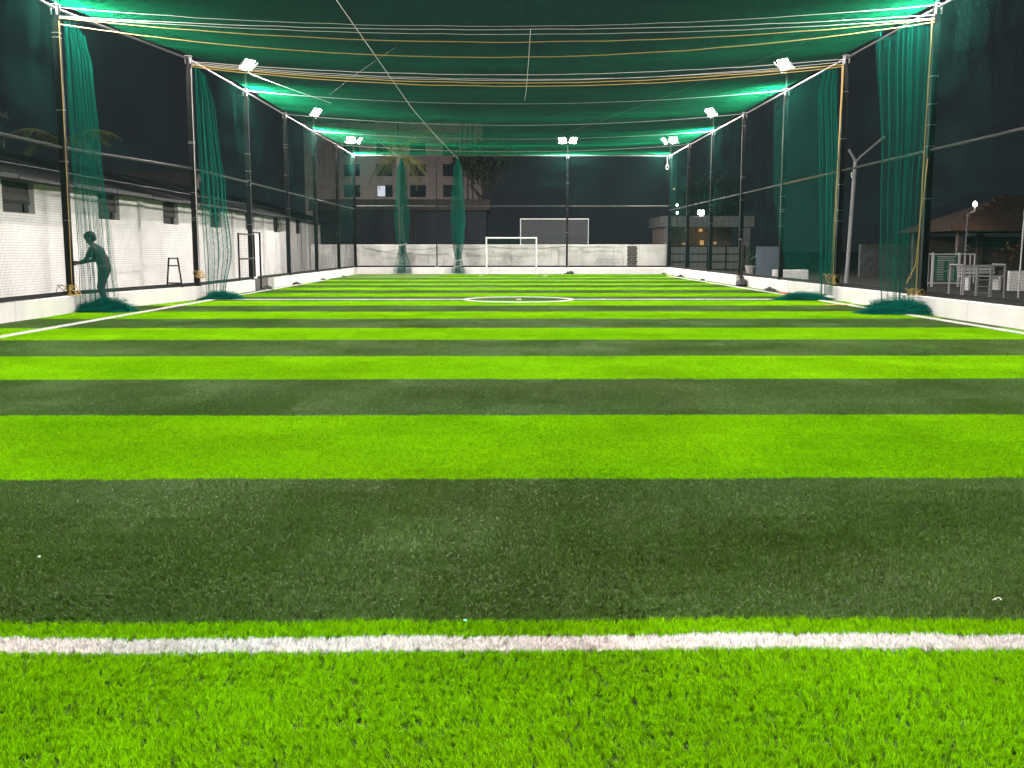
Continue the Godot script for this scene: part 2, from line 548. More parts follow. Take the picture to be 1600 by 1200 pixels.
func fence(posts: Array, label: String, mid_y: float, skip_first_post := false, skip_last := false, gate := Vector2(-99, -99), rusty := -1) -> void:
	var o := thing("net_fence", label, "fence")
	for k in posts.size():
		if (k == 0 and skip_first_post) or (k == posts.size() - 1 and skip_last): continue
		var p: Vector2 = posts[k]
		var slim := label.contains("end wall") and k == 1
		var mb := MB.new()
		var w := 0.06 if slim else (0.125 if not label.contains("end wall") else 0.1)
		mb.box(P(p.x, (H + K) * 0.5, p.y), Vector3(w, H - K, w), Basis(Vector3.UP, rng.randf_range(-0.02, 0.02)), 0.01)
		var po := part(mb, "post", M.steel, o)
		if not slim:
			mb = MB.new()
			mb.box(P(p.x, K + 0.006, p.y), Vector3(0.19, 0.012, 0.19), Basis.IDENTITY, 0.003)
			part(mb, "base_plate", M.steel, po)
			for q in 5:  # wire ties round the post
				mb = MB.new()
				var y := rng.randf_range(1.6, 5.3)
				mb.box(P(p.x, y, p.y), Vector3(w + 0.008, 0.014, w + 0.008), Basis(Vector3(1, 0, 0.3).normalized(), rng.randf_range(-0.1, 0.1)))
				part(mb, "wire_tie", M.galv, po)
			mb = MB.new()
			mb.box(P(p.x, H + 0.006, p.y), Vector3(w + 0.03, 0.012, w + 0.03), Basis.IDENTITY, 0.003)
			for q in [-1, 1]: mb.tube([P(p.x + q * 0.05, H - 0.18, p.y - 0.06), P(p.x + q * 0.05, H - 0.02, p.y - 0.07)], 0.02, 6)
			part(mb, "clamp", M.galv, po)
	for k in posts.size() - 1:
		var a: Vector2 = posts[k]
		var b: Vector2 = posts[k + 1]
		var along := (b - a).normalized()
		var a1 := a + along * 0.064
		var b1 := b - along * 0.064
		var q := MB.new()
		var ga := a1
		if gate.x > a.y and gate.x < b.y and absf(along.y) > 0.5: ga = a + along * ((gate.y - a.y) / along.y)
		q.bar(P(ga.x, K + 0.045, ga.y), P(b1.x, K + 0.045, b1.y), 0.05, 0.075, 0.006)
		part(q, "bottom_rail", M.steel, o)
		q = MB.new()
		q.tube([P(a1.x, mid_y, a1.y), P(b1.x, mid_y, b1.y)], 0.03, 8)
		part(q, "middle_rail", M.rust if k == rusty else M.rail, o)
		q = MB.new()
		q.tube([P(a1.x, H - 0.06, a1.y), P(b1.x, H - 0.06, b1.y)], 0.026, 8)
		part(q, "top_rail", M.rail, o)
		# the netting of this bay: level cords and upright cords, a little slack
		var mb := MB.new()
		var len := a.distance_to(b)
		var side := Vector3(along.y, 0, along.x)  # across the fence
		var zz := P(along.x, 0, along.y)
		var y0 := K + 0.09
		var rows := int((H - 0.1 - y0) / PITCH)
		var cols := int(len / PITCH)
		var in_off := side * (-0.07 if label.contains("yard") else 0.07)
		if label.contains("end wall"): in_off = Vector3(0, 0, 0.06)
		var hole0 := -1.0
		var hole1 := -1.0
		if gate.x > a.y - 0.2 and gate.x < b.y and absf(along.y) > 0.5:
			hole0 = (gate.x - a.y) / along.y - 0.1
			hole1 = (gate.y - a.y) / along.y + 0.03
		for r in rows + 1:
			var y := y0 + r * PITCH
			var pts := PackedVector3Array()
			for s in 7:
				var f := s / 6.0
				var at := P(lerpf(a.x, b.x, f), y, lerpf(a.y, b.y, f)) + in_off
				at += side * noise.get_noise_3d(at.x * 3.0 + k * 9.0, y * 2.0, at.z * 1.5) * 0.05
				at.y += noise.get_noise_3d(at.z * 2.0, y * 0.7, 40.0 + at.x) * 0.02
				if hole0 > -0.9 and y < 1.62 and f * len < hole1:
					if s == 0: at = P(lerpf(a.x, b.x, hole1 / len), y, lerpf(a.y, b.y, hole1 / len)) + in_off
					else: continue
				pts.append(at)
			mb.thread(pts, Vector3.UP, side, 0.0018)
		for r in cols + 1:
			var f := minf(r * PITCH / len, 1.0)
			var pts := PackedVector3Array()
			for s in 6:
				var y := lerpf(y0, y0 + rows * PITCH, s / 5.0)
				if hole0 > -0.9 and f * len < hole1: y = lerpf(1.62, y0 + rows * PITCH, s / 5.0)
				var at := P(lerpf(a.x, b.x, f), y, lerpf(a.y, b.y, f)) + in_off
				at += side * noise.get_noise_3d(at.x * 3.0 + k * 9.0, y * 2.0, at.z * 1.5) * 0.05
				pts.append(at)
			mb.thread(pts, zz, side, 0.0018)
		tag(part(mb, "netting", M.fence_net, o), "", "", "", "stuff")

func make_fences() -> void:
	fence(left_posts, "black steel posts with fine green netting in front of the white shed", 3.1, false, false, Vector2(30.15, 30.9))
	fence(right_posts, "black steel posts with fine green netting along the yard", 3.05, false, false, Vector2(34.95, 34.95), 5)
	fence(back_posts, "black steel posts with fine green netting in front of the end wall", 3.25, true, true)
	# small gates: a leaf folded back on the shed side, a bare frame on the yard side
	var g := thing("small_gate", "low black steel gate leaf and frame before the white shed", "gate", Vector3.ZERO)
	var mb := MB.new()
	for q in [[P(-7.1, 0.4, 27.95), P(-7.1, 1.63, 27.95)], [P(-7.16, 0.4, 29.95), P(-7.16, 1.63, 29.95)], [P(-7.1, 1.61, 27.95), P(-7.16, 1.61, 29.95)], [P(-7.1, 0.93, 27.95), P(-7.16, 0.93, 29.95)]]: mb.bar(q[0], q[1], 0.045, 0.045, 0.004)
	part(mb, "leaf", M.steel, g)
	mb = MB.new()
	mb.bar(P(-7.22, 0.0, 30.92), P(-7.22, 1.66, 30.92), 0.05, 0.05, 0.005)
	mb.bar(P(-7.24, 1.68, 30.17), P(-7.22, 1.68, 30.945), 0.05, 0.04, 0.005)
	part(mb, "frame", M.steel, g)
	g = thing("small_gate", "slim black gate jamb in the gap of the low wall, yard side", "gate", Vector3.ZERO)
	mb = MB.new()
	mb.bar(P(7.95, 0.0, 34.06), P(7.95, 1.5, 34.06), 0.06, 0.06, 0.005)
	mb.bar(P(7.95, 1.52, 34.03), P(8.02, 1.52, 34.86), 0.05, 0.04, 0.005)
	part(mb, "frame", M.steel, g)

func roof_y(x: float, d: float) -> float:
	var x0 := side_x(left_posts, d)
	var x1 := side_x(right_posts, d)
	var u := clampf((x - (x0 + x1) * 0.5) / ((x1 - x0) * 0.5), -1.0, 1.0)
	var deep := 0.36 * clampf((51.5 - d) / 12.0, 0.25, 1.0)
	var span := sin(PI * fposmod(d - 19.8, 5.08) / 5.08)
	return H + 0.04 - deep * (1.0 - u * u) - 0.10 * span * span * (0.5 + 0.5 * u * u) + noise.get_noise_2d(x * 1.3, d * 1.3) * 0.025

func make_roof_net() -> void:
	var mb := MB.new()
	var d := -3.0
	while d <= 50.2:
		var x0 := side_x(left_posts, d)
		var x1 := side_x(right_posts, d)
		var sag := sin(PI * fposmod(d - 19.8, 5.08) / 5.08) * 0.22  # the free edge is drawn in between the posts
		var pts := PackedVector3Array()
		for s in 15:
			var x := lerpf(x0 + sag, x1 - sag, s / 14.0)
			pts.append(P(x, roof_y(x, d), d))
		mb.thread(pts, Vector3.UP, Vector3(0, 0, 1), 0.00092)
		d += PITCH
	for c in 352:
		var f := c / 351.0
		var pts := PackedVector3Array()
		for s in 89:
			var dd := lerpf(-3.0, 50.2, s / 88.0)
			var sag := sin(PI * fposmod(dd - 19.8, 5.08) / 5.08) * 0.22
			var x := lerpf(side_x(left_posts, dd) + sag, side_x(right_posts, dd) - sag, f)
			pts.append(P(x, roof_y(x, dd), dd))
		mb.thread(pts, Vector3.UP, Vector3(1, 0, 0), 0.00092)
	one(mb, "roof_net", M.net, "green netting stretched as a roof over the whole pitch", "net")

# ------------------------------------------------------------------ the white shed
func make_shed() -> void:
	var o := thing("shed", "long white plastered shed with high boarded windows and corrugated roof", "building")
	var X := -10.5
	var top := 2.66
	var sill := 1.98
	var wins := []
	var d := 16.8
	while d < 62.0:
		wins.append(d)
		d += 5.16
	var mb := MB.new()
	var d0 := 8.0
	var d1 := 66.0
	mb.box(P(X - 0.12, sill * 0.5 - 0.02, (d0 + d1) * 0.5), Vector3(0.24, sill + 0.04, d1 - d0))
	var last := d0
	for w in wins + [d1]:
		mb.box(P(X - 0.12, (sill + top) * 0.5, (last + w) * 0.5), Vector3(0.24, top - sill, w - last))
		last = w + 1.5
	mb.box(P(X - 2.5, 1.35, d1 + 0.12), Vector3(5.0, 2.7, 0.24))
	part(mb, "wall", M.shed_plaster, o)
	for w in wins:
		mb = MB.new()
		mb.box(P(X + 0.03, top * 0.5, w + 3.1), Vector3(0.1, top - 0.1, 0.34), Basis.IDENTITY, 0.012)
		part(mb, "pier", M.shed_plaster, o)
	for w in wins:
		var wm := MB.new()
		wm.box(P(X - 0.16, (sill + top) * 0.5, w + 0.75), Vector3(0.03, top - sill, 1.5))
		var wo := part(wm, "window", M.board, o)
		wm = MB.new()
		wm.box(P(X - 0.12, sill + 0.24, w + 0.75), Vector3(0.05, 0.045, 1.5))
		wm.box(P(X - 0.12, sill + 0.12, w + 1.22), Vector3(0.045, 0.2, 0.035))
		part(wm, "frame", M.dark, wo)
		wm = MB.new()
		wm.box(P(X - 0.12, sill + 0.46, w + 0.75), Vector3(0.018, 0.38, 1.46), Basis(Vector3(0, 0, 1), 0.08))
		part(wm, "board", M.board, wo)
	# corrugated sheets rising away from the eave
	mb = MB.new()
	var a := d0 - 0.3
	var step := 0.076
	while a < d1 + 0.3:
		var y0 := 0.03 * sin(a / 0.15 * TAU * 0.5)
		var y1 := 0.03 * sin((a + step) / 0.15 * TAU * 0.5)
		mb.quad(P(X + 0.42, top + 0.02 + y0, a), P(X + 0.42, top + 0.02 + y1, a + step), P(X - 5.0, top + 1.55 + y1, a + step), P(X - 5.0, top + 1.55 + y0, a), Vector3.UP)
		a += step
	part(mb, "roof_sheet", M.sheet, o)
	mb = MB.new()
	a = d0
	var kk := 0
	while a < d1:  # weathered edge pieces along the eave
		mb = MB.new()
		mb.box(P(X + 0.44, top + 0.02 + rng.randf_range(-0.02, 0.02), a + 1.4), Vector3(0.05, rng.randf_range(0.05, 0.1), 2.7), Basis(Vector3(1, 0, 0), rng.randf_range(-0.01, 0.01)))
		a += 2.75
		kk += 1
		part(mb, "eave_strip", M.old_sheet if kk < 5 else M.sheet, o)
	mb = MB.new()
	mb.tube([P(X - 1.4, top + 0.62, 9), P(X - 1.4, top + 0.6, 30), P(X - 1.4, top + 0.62, 60)], 0.02, 6)
	part(mb, "conduit", M.rail, o)

# ------------------------------------------------------------------ end wall
func make_back_wall() -> void:
	var o := thing("end_wall", "stained white boundary wall behind the goal with a bare brick strip and scrawled lines", "wall")
	var mb := MB.new()
	var D := 51.0
	mb.box(P(-1.6, 0.69, D + 0.1), Vector3(15.6, 1.46, 0.2), Basis.IDENTITY, 0.01)
	mb.box(P(7.43, 0.69, D + 0.1), Vector3(1.46, 1.46, 0.2), Basis.IDENTITY, 0.01)
	mb.box(P(6.45, 0.69, D + 0.13), Vector3(0.5, 1.46, 0.14))
	part(mb, "wall", M.wall_plaster, o)
	for x in [-6.1, -3.3, -0.85, 0.62, 2.6, 3.9]:
		mb = MB.new()
		mb.box(P(x, 0.69, D - 0.012), Vector3(0.3, 1.44, 0.04), Basis.IDENTITY, 0.008)
		part(mb, "pilaster", M.wall_plaster, o)
	var brick := textured(41, lin(0.06, 0.05, 0.045), lin(0.14, 0.12, 0.11), 0.2, 0.9, 0.03, 2.0)
	for r in 13:
		for q in 2:
			mb = MB.new()
			var ww := 0.225
			mb.box(P(6.33 + q * 0.24 + (0.03 if r % 2 else -0.02), 0.06 + r * 0.104, D + 0.04 + rng.randf_range(-0.006, 0.01)), Vector3(ww, 0.09, 0.08), Basis(Vector3.UP, rng.randf_range(-0.02, 0.02)), 0.006)
			part(mb, "brick", brick, o)
	mb = MB.new()  # scrawled outline of a stand: thin dark strokes
	for s in [[4.55, 1.3, 5.6, 1.3], [4.7, 1.13, 5.95, 1.1], [4.7, 1.13, 4.3, 0.4], [5.95, 1.1, 6.05, 0.35], [5.55, 1.3, 5.5, 0.4], [4.75, 0.72, 6.1, 0.7], [4.72, 0.55, 6.0, 0.53], [4.72, 0.72, 4.72, 0.55], [5.2, 0.72, 5.2, 0.55], [4.85, 0.4, 5.6, 0.42]]:
		mb.bar(P(s[0], s[1], D - 0.003), P(s[2], s[3], D - 0.003), 0.012, 0.003)
	part(mb, "scrawled_line", M.dark, o)
	mb = MB.new()
	for c in [[-6.9, 1.33, -4.9, 1.25, 0.22], [-4.9, 1.25, -3.1, 1.3, 0.1], [-6.6, 1.3, -4.4, 1.0, 0.15], [-0.6, 1.32, 3.2, 1.35, 0.12], [-4.2, 0.95, -2.6, 0.98, 0.05], [3.2, 1.35, 4.9, 1.36, 0.06], [-2.6, 1.3, -0.6, 1.3, 0.1]]:
		var pts := PackedVector3Array()
		for s in 12:
			var f := s / 11.0
			pts.append(P(lerpf(c[0], c[2], f), lerpf(c[1], c[3], f) - c[4] * 4.0 * f * (1.0 - f) + noise.get_noise_1d(f * 30.0 + c[0] * 9.0) * 0.03, D - 0.045))
		mb.tube(pts, 0.009, 5)
	part(mb, "cable", M.black_plastic, o)
	# a framed board standing behind the wall
	var b := thing("display_board", "dark blank board with a thin white frame standing above the end wall", "board", P(2.8, 0, 55.0))
	mb = MB.new()
	mb.box(Vector3(0, 2.08, 0), Vector3(3.56, 1.36, 0.06))
	part(mb, "panel", textured(43, lin(0.03, 0.033, 0.036), lin(0.042, 0.045, 0.048), 1.2, 0.7), b)
	mb = MB.new()
	mb.bar(Vector3(-1.82, 2.78, 0.02), Vector3(1.82, 2.78, 0.02), 0.05, 0.05)
	mb.bar(Vector3(-1.80, 1.38, 0.02), Vector3(-1.80, 2.755, 0.02), 0.05, 0.05)
	mb.bar(Vector3(1.80, 1.38, 0.02), Vector3(1.80, 2.755, 0.02), 0.03, 0.03)
	part(mb, "frame", M.white_paint, b)
	for x in [-1.5, 0.0, 1.5]:
		mb = MB.new()
		mb.bar(Vector3(x, 0.0, -0.06), Vector3(x, 2.7, -0.06), 0.06, 0.06)
		part(mb, "post", M.steel, b)

# ------------------------------------------------------------------ buildings beyond
func make_far_buildings() -> void:
	# low dark shed behind the end wall
	var o := thing("low_building", "low dark sheet-clad building behind the end wall", "building", P(-5.9, 0, 60.0))
	var mb := MB.new()
	mb.box(Vector3(0, 1.7, -3.0), Vector3(10.0, 3.4, 6.0))
	part(mb, "wall", textured(51, lin(0.008, 0.010, 0.016), lin(0.014, 0.018, 0.026), 2.0, 0.8), o)
	mb = MB.new()
	mb.box(Vector3(0, 3.72, -2.9), Vector3(10.4, 0.62, 6.3))
	part(mb, "parapet", textured(52, lin(0.03, 0.022, 0.02), lin(0.055, 0.042, 0.038), 2.0, 0.85), o)
	for k in 6:
		mb = MB.new()
		mb.box(Vector3(-4.4 + k * 1.76, 1.55, 0.02), Vector3(0.08, 3.1, 0.06))
		part(mb, "batten", M.dark, o)
	# apartment block
	var ap := thing("apartment_building", "pale pinkish apartment block with dark windows, one of them lit", "building", P(-15.7, 0, 150.0))
	var wall := textured(53, lin(0.44, 0.40, 0.385), lin(0.56, 0.51, 0.495), 6.0, 0.9)
	mb = MB.new()
	var xs := [-6.97, -2.3, 2.5, 7.25]
	var storey := 2.95
	mb.box(Vector3(0.2, 9.5, -6.35), Vector3(25.6, 19.0, 12.0))
	var last := -12.6
	for k in xs.size() + 1:  # front skin with openings: piers between the window columns, bands between the storeys
		var to: float = xs[k] if k < xs.size() else 13.0
		mb.box(Vector3((last + to) * 0.5, 9.5, -0.15), Vector3(to - last, 19.0, 0.3))
		if k < xs.size():
			var y := 0.0
			for s in 7:
				var lo := 8.62 + (s - 3) * storey + 1.72
				mb.box(Vector3(to + 1.15, (y + lo - 1.72) * 0.5, -0.15), Vector3(2.3, lo - 1.72 - y, 0.3))
				y = lo
			mb.box(Vector3(to + 1.15, (y + 19.0) * 0.5, -0.15), Vector3(2.3, 19.0 - y, 0.3))
			last = to + 2.3
	mb.box(Vector3(-10.4, 9.5, 0.2), Vector3(1.6, 19.0, 0.4))
	part(mb, "wall", wall, ap)
	var glass := mat(lin(0.012, 0.018, 0.028), 0.15)
	var lit := mat(lin(0.5, 0.5, 0.5), 0.6)
	lit.emission_enabled = true
	lit.emission = Color(0.9, 0.93, 1.0)
	lit.emission_energy_multiplier = 0.75
	for k in xs.size():
		for s in 6:
			var c := Vector3(xs[k] + 1.15, 8.62 + (s - 3) * storey + 0.86, -0.22)
			mb = MB.new()
			for q in [-1.0, 1.0]:
				mb.box(c + Vector3(q * 1.12, 0, 0.05), Vector3(0.06, 1.7, 0.06))
				mb.box(c + Vector3(0, q * 0.83, 0.05), Vector3(2.2, 0.06, 0.06))
			mb.box(c + Vector3(0.1, 0, 0.05), Vector3(0.06, 1.6, 0.05))
			var w := part(mb, "window", M.dark, ap)
			mb = MB.new()
			mb.box(c, Vector3(2.24, 1.68, 0.02))
			part(mb, "pane", glass, w)
			if k == 1 and s == 3:
				mb = MB.new()
				mb.box(c + Vector3(-0.5, 0.0, 0.02), Vector3(1.1, 1.5, 0.02))
				tag(part(mb, "lit_window_pane", lit, w), "brightly lit half of the window")
	mb = MB.new()
	for x in [0.9, 10.1, 10.8, 11.5]: mb.tube([Vector3(x, 0, 0.1), Vector3(x, 19, 0.1)], 0.09, 6)
	part(mb, "drain_pipe", textured(54, lin(0.08, 0.07, 0.07), lin(0.14, 0.12, 0.12), 1.0, 0.8), ap)
	# a second block far behind the shed
	var b2 := thing("apartment_building", "dim grey apartment block beyond the shed roof and palms", "building", P(-47.0, 0, 118.0), 0.25)
	mb = MB.new()
	mb.box(Vector3(0, 4.75, -5), Vector3(24, 9.5, 10))
	mb.box(Vector3(0, 9.7, -5), Vector3(24.6, 0.4, 10.6))
	part(mb, "wall", wall, b2)
	for k in 6:
		for s in 2:
			mb = MB.new()
			mb.box(Vector3(-9.5 + k * 3.8, 3.2 + s * 3.0, 0.02), Vector3(1.8, 1.5, 0.06))
			part(mb, "window", glass, b2)
	# street lamps that light the blocks, standing behind the low dark building
	for q in [[-24.0, 128.0, "tall street lamp before the pale apartment block, at its plain corner", 90.0], [-6.0, 126.0, "tall street lamp before the pale apartment block, by its drain pipes", 90.0]]:
		street_lamp(P(q[0], 0, q[1]), 5.2, q[2], q[3], PI)

func street_lamp(at: Vector3, h: float, label: String, energy: float, turn: float) -> void:
	var o := thing("street_lamp", label, "street lamp", at, turn, "street lamps in the road beyond the end wall")
	var mb := MB.new()
	mb.tube([Vector3(0, -0.05, 0), Vector3(0, h * 0.5, 0), Vector3(0, h, 0)], 0.07, 8, 0.045)
	mb.tube([Vector3(0, h - 0.02, 0), Vector3(0, h + 0.1, 0.35), Vector3(0, h + 0.12, 0.7)], 0.03, 8)
	part(mb, "pole", M.galv, o)
	mb = MB.new()
	mb.box(Vector3(0, h + 0.14, 0.95), Vector3(0.24, 0.09, 0.55), Basis.IDENTITY, 0.02)
	part(mb, "head", M.galv, o)
	mb = MB.new()
	mb.box(Vector3(0, h + 0.09, 0.97), Vector3(0.18, 0.02, 0.4))
	part(mb, "lamp_glass", M.lens, o)
	var l := OmniLight3D.new()
	l.name = "lamp_light"
	l.position = Vector3(0, h + 0.02, 0.97)
	l.light_energy = energy
	l.light_size = 0.12
	l.omni_range = 60.0
	l.light_color = Color(1.0, 0.92, 0.87)
	l.shadow_enabled = true
	o.add_child(l, true)

# ------------------------------------------------------------------ gatehouse in the far corner of the yard
func make_gatehouse() -> void:
	var o := thing("gatehouse", "small flat-roofed entrance porch with grey panelled gate beyond the corner of the pitch", "building", P(10.9, 0, 55.0))
	var paint := textured(61, lin(0.10, 0.105, 0.105), lin(0.16, 0.165, 0.16), 1.4, 0.85)
	var mb := MB.new()
	mb.box(Vector3(0, 2.64, -2.0), Vector3(4.95, 0.58, 4.6), Basis.IDENTITY, 0.02)
	part(mb, "roof", paint, o)
	for x in [-2.13, 2.13]:
		mb = MB.new()
		mb.box(Vector3(x, 1.17, 0.05), Vector3(0.34, 2.36, 0.34), Basis.IDENTITY, 0.015)
		part(mb, "pillar", paint, o)
	mb = MB.new()
	mb.box(Vector3(0, 1.17, -4.15), Vector3(4.5, 2.36, 0.2))
	mb.box(Vector3(-2.2, 1.17, -2.0), Vector3(0.16, 2.36, 3.7))
	part(mb, "back_wall", textured(62, lin(0.16, 0.12, 0.09), lin(0.24, 0.19, 0.15), 1.0, 0.85), o)
	mb = MB.new()
	mb.box(Vector3(0, 0.02, -1.9), Vector3(4.6, 0.12, 4.4))
	part(mb, "floor_slab", paint, o)
	var panel := textured(63, lin(0.12, 0.12, 0.115), lin(0.17, 0.17, 0.165), 0.8, 0.6)
	for k in 4:
		for r in 3:
			mb = MB.new()
			mb.box(Vector3(-1.47 + k * 0.985, 0.32 + r * 0.41, 0.32), Vector3(0.9, 0.35, 0.03), Basis.IDENTITY, 0.005)
			part(mb, "gate_panel", panel, o)
	mb = MB.new()
	for k in 5: mb.box(Vector3(-1.96 + k * 0.985, 0.72, 0.32), Vector3(0.075, 1.3, 0.06))
	for r in 4: mb.box(Vector3(0, 0.115 + r * 0.41, 0.335), Vector3(3.9, 0.055, 0.05))
	part(mb, "gate_frame", M.steel, o)
	var warm := mat(lin(0.6, 0.5, 0.3), 0.5)
	warm.emission_enabled = true
	warm.emission = Color(1.0, 0.78, 0.45)
	warm.emission_energy_multiplier = 0.6
	for q in [[-1.62, 1.56, 0.18, 0.14], [-0.5, 1.5, 0.2, 0.09], [0.55, 1.56, 0.22, 0.26], [1.3, 1.54, 0.16, 0.12]]:
		mb = MB.new()
		mb.box(Vector3(q[0], q[1], -4.03), Vector3(q[2], q[3], 0.04), Basis.IDENTITY, 0.01)
		part(mb, "window_lamp", warm, o)
	var l := OmniLight3D.new()
	l.name = "porch_light"
	l.position = Vector3(0.3, 2.05, -3.2)
	l.light_energy = 0.28
	l.light_size = 0.1
	l.omni_range = 20.0
	l.light_color = Color(1.0, 0.75, 0.5)
	l.shadow_enabled = true
	o.add_child(l, true)
	mb = MB.new()
	mb.lathe(Vector3(0.3, 2.2, -3.2), [Vector2(0.02, 0.15), Vector2(0.09, 0.13), Vector2(0.13, 0.0), Vector2(0.0, -0.02)], 12)
	part(mb, "porch_lamp", warm, o)
	# bulkhead lamp on the roof
	var r := thing("roof_lamp", "small bright white lamp shining on the gatehouse roof", "lamp", P(10.55, 2.93, 54.9))
	mb = MB.new()
	mb.box(Vector3(0, 0.04, 0), Vector3(0.12, 0.09, 0.12), Basis.IDENTITY, 0.01)
	part(mb, "base", M.galv, r)
	mb = MB.new()
	mb.box(Vector3(0, 0.19, 0.05), Vector3(0.34, 0.22, 0.06), Basis(Vector3(1, 0, 0), 0.15), 0.01)
	part(mb, "lamp_glass", M.lens, r)
	l = OmniLight3D.new()
	l.name = "lamp_light"
	l.position = Vector3(0, 0.19, 0.14)
	l.light_energy = 1.6
	l.light_size = 0.08
	l.omni_range = 30.0
	l.shadow_enabled = true
	r.add_child(l, true)
	for q in [[9.35, 3.05, 55.2, "tiny white bulb just above the gatehouse roof"], [9.37, 3.45, 55.4, "tiny white bulb on a short stick above the gatehouse roof"], [9.3, 4.35, 56.0, "tiny warm bulb on the tallest stick above the gatehouse roof"]]:
		var s := thing("string_bulb", q[3], "bulb", P(q[0], 2.93, q[2]), 0.0, "tiny bulbs above the gatehouse roof")
		mb = MB.new()
		mb.tube([Vector3(0, -0.02, 0), Vector3(0, q[1] - 2.93, 0)], 0.012, 6)
		part(mb, "stick", M.dark, s)
		mb = MB.new()
		mb.lathe(Vector3(0, q[1] - 2.93, 0), [Vector2(0.005, 0.0), Vector2(0.045, 0.03), Vector2(0.055, 0.07), Vector2(0.03, 0.11), Vector2(0.0, 0.12)], 8)
		part(mb, "lamp_glass", warm if q[1] > 4.0 else M.lens, s)

# ------------------------------------------------------------------ the yard on the far side of the other fence
func make_yard() -> void:
	# forked lamp pole without lamps
	var o := thing("forked_pole", "pale grey pole with two bare arms standing in the yard", "pole", P(11.42, -0.035, 34.0))
	var mb := MB.new()
	mb.tube([Vector3(0, 0, 0), Vector3(0.07, 2.0, 0), Vector3(0.14, 4.1, 0)], 0.07, 10, 0.06)
	part(mb, "pole", M.galv, o)
	mb = MB.new()
	mb.tube([Vector3(0.14, 4.05, 0), Vector3(0.3, 4.22, 0), Vector3(1.02, 4.86, 0.1)], 0.04, 8)
	part(mb, "arm", M.galv, o)
	mb = MB.new()
	mb.tube([Vector3(0.14, 4.05, 0), Vector3(0.06, 4.22, 0), Vector3(-0.1, 4.45, 0)], 0.045, 8)
	part(mb, "arm", M.galv, o)
	mb = MB.new()
	mb.tube([Vector3(0.1, 3.55, 0), Vector3(0.1, 3.72, 0)], 0.085, 10)
	part(mb, "collar", M.galv, o)
	# notice board
	o = thing("notice_board", "green notice board with rows of white text in a white frame", "notice board", P(14.62, -0.035, 33.8), -0.1)
	mb = MB.new()
	mb.box(Vector3(0, 0.6, 0), Vector3(0.74, 0.86, 0.03))
	part(mb, "board", mat(lin(0.02, 0.13, 0.09), 0.5), o)
	mb = MB.new()
	for x in [-0.42, 0.42]: mb.box(Vector3(x, 0.56, 0.0), Vector3(0.075, 1.12, 0.05), Basis.IDENTITY, 0.006)
	mb.box(Vector3(0.15, 1.07, -0.04), Vector3(1.5, 0.04, 0.03))
	mb.box(Vector3(0.05, 0.12, 0.0), Vector3(1.4, 0.04, 0.05))
	for x in [0.62, 0.78, 0.92]: mb.box(Vector3(x, 0.6, -0.04), Vector3(0.035, 0.96, 0.03))
	mb.box(Vector3(-0.56, 0.56, -0.02), Vector3(0.04, 1.1, 0.03))
	part(mb, "frame", M.white_paint, o)
	mb = MB.new()
	var y := 0.98
	for k in 14:
		if k < 3 or k == 8:
			mb.box(Vector3(0, y, 0.0165), Vector3(0.5 if k % 2 else 0.58, 0.02, 0.003))
		else:
			for q in [-0.16, 0.17]:
				for s in 4: mb.box(Vector3(q - 0.09 + s * 0.055, y, 0.0165), Vector3(rng.randf_range(0.03, 0.048), 0.018, 0.003))
		y -= 0.058
	part(mb, "printed_text", M.white_paint, o)
	# steel table frame
	o = thing("table_frame", "bare grey steel table frame with rungs near the notice board", "frame", P(12.2, -0.035, 26.3), 0.2)
	for x in [-0.62, -0.2, 0.2, 0.62]:
		for z in [-0.25, 0.25]:
			mb = MB.new()
			mb.bar(Vector3(x, 0, z), Vector3(x * 0.98, 0.8, z), 0.035, 0.035)
			part(mb, "leg", M.galv, o)
	mb = MB.new()
	for z in [-0.25, 0.25]: mb.bar(Vector3(-0.64, 0.815, z), Vector3(0.64, 0.815, z), 0.04, 0.03)
	for x in [-0.62, 0.62]: mb.bar(Vector3(x, 0.845, -0.25), Vector3(x, 0.845, 0.25), 0.04, 0.03)
	part(mb, "top_rail", M.galv, o)
	for q in 4:
		mb = MB.new()
		mb.bar(Vector3(-0.2, 0.12 + q * 0.17, 0.28), Vector3(0.2, 0.12 + q * 0.17, 0.28), 0.025, 0.025)
		part(mb, "rung", M.galv, o)
	# white slatted bench
	o = thing("bench", "white slatted bench behind the steel table frame", "bench", P(14.5, -0.035, 31.0), 0.15)
	for k in 3:
		mb = MB.new()
		mb.box(Vector3(0, 0.42, -0.16 + k * 0.13), Vector3(1.25, 0.03, 0.11), Basis.IDENTITY, 0.005)
		part(mb, "seat_slat", M.white_paint, o)
	for k in 3:
		mb = MB.new()
		mb.box(Vector3(0, 0.52 + k * 0.1, -0.27 - k * 0.02), Vector3(1.25, 0.075, 0.025), Basis(Vector3(1, 0, 0), -0.2), 0.005)
		part(mb, "back_slat", M.white_paint, o)
	for x in [-0.5, 0.5]:
		mb = MB.new()
		mb.box(Vector3(x, 0.2, 0), Vector3(0.08, 0.42, 0.4), Basis.IDENTITY, 0.01)
		part(mb, "leg", M.white_paint, o)
	# white blocks, pole, planter
	mb = MB.new()
	mb.box(P(15.75, 0.26, 30.2), Vector3(1.5, 0.6, 0.25), Basis(Vector3.UP, -0.25), 0.02)
	one(mb, "parapet_wall", M.plaster, "short white parapet beside the thin pole in the yard", "low wall")
	mb = MB.new()
	mb.tube([P(13.14, -0.035, 26.0), P(13.15, 1.0, 26.0), P(13.17, 2.2, 26.0)], 0.022, 8)
	one(mb, "thin_pole", M.white_paint, "thin white pole standing in the yard beside the steel table frame", "pole")
	mb = MB.new()
	mb.box(P(10.25, 0.22, 36.5), Vector3(1.2, 0.5, 0.4), Basis(Vector3.UP, 0.05), 0.02)
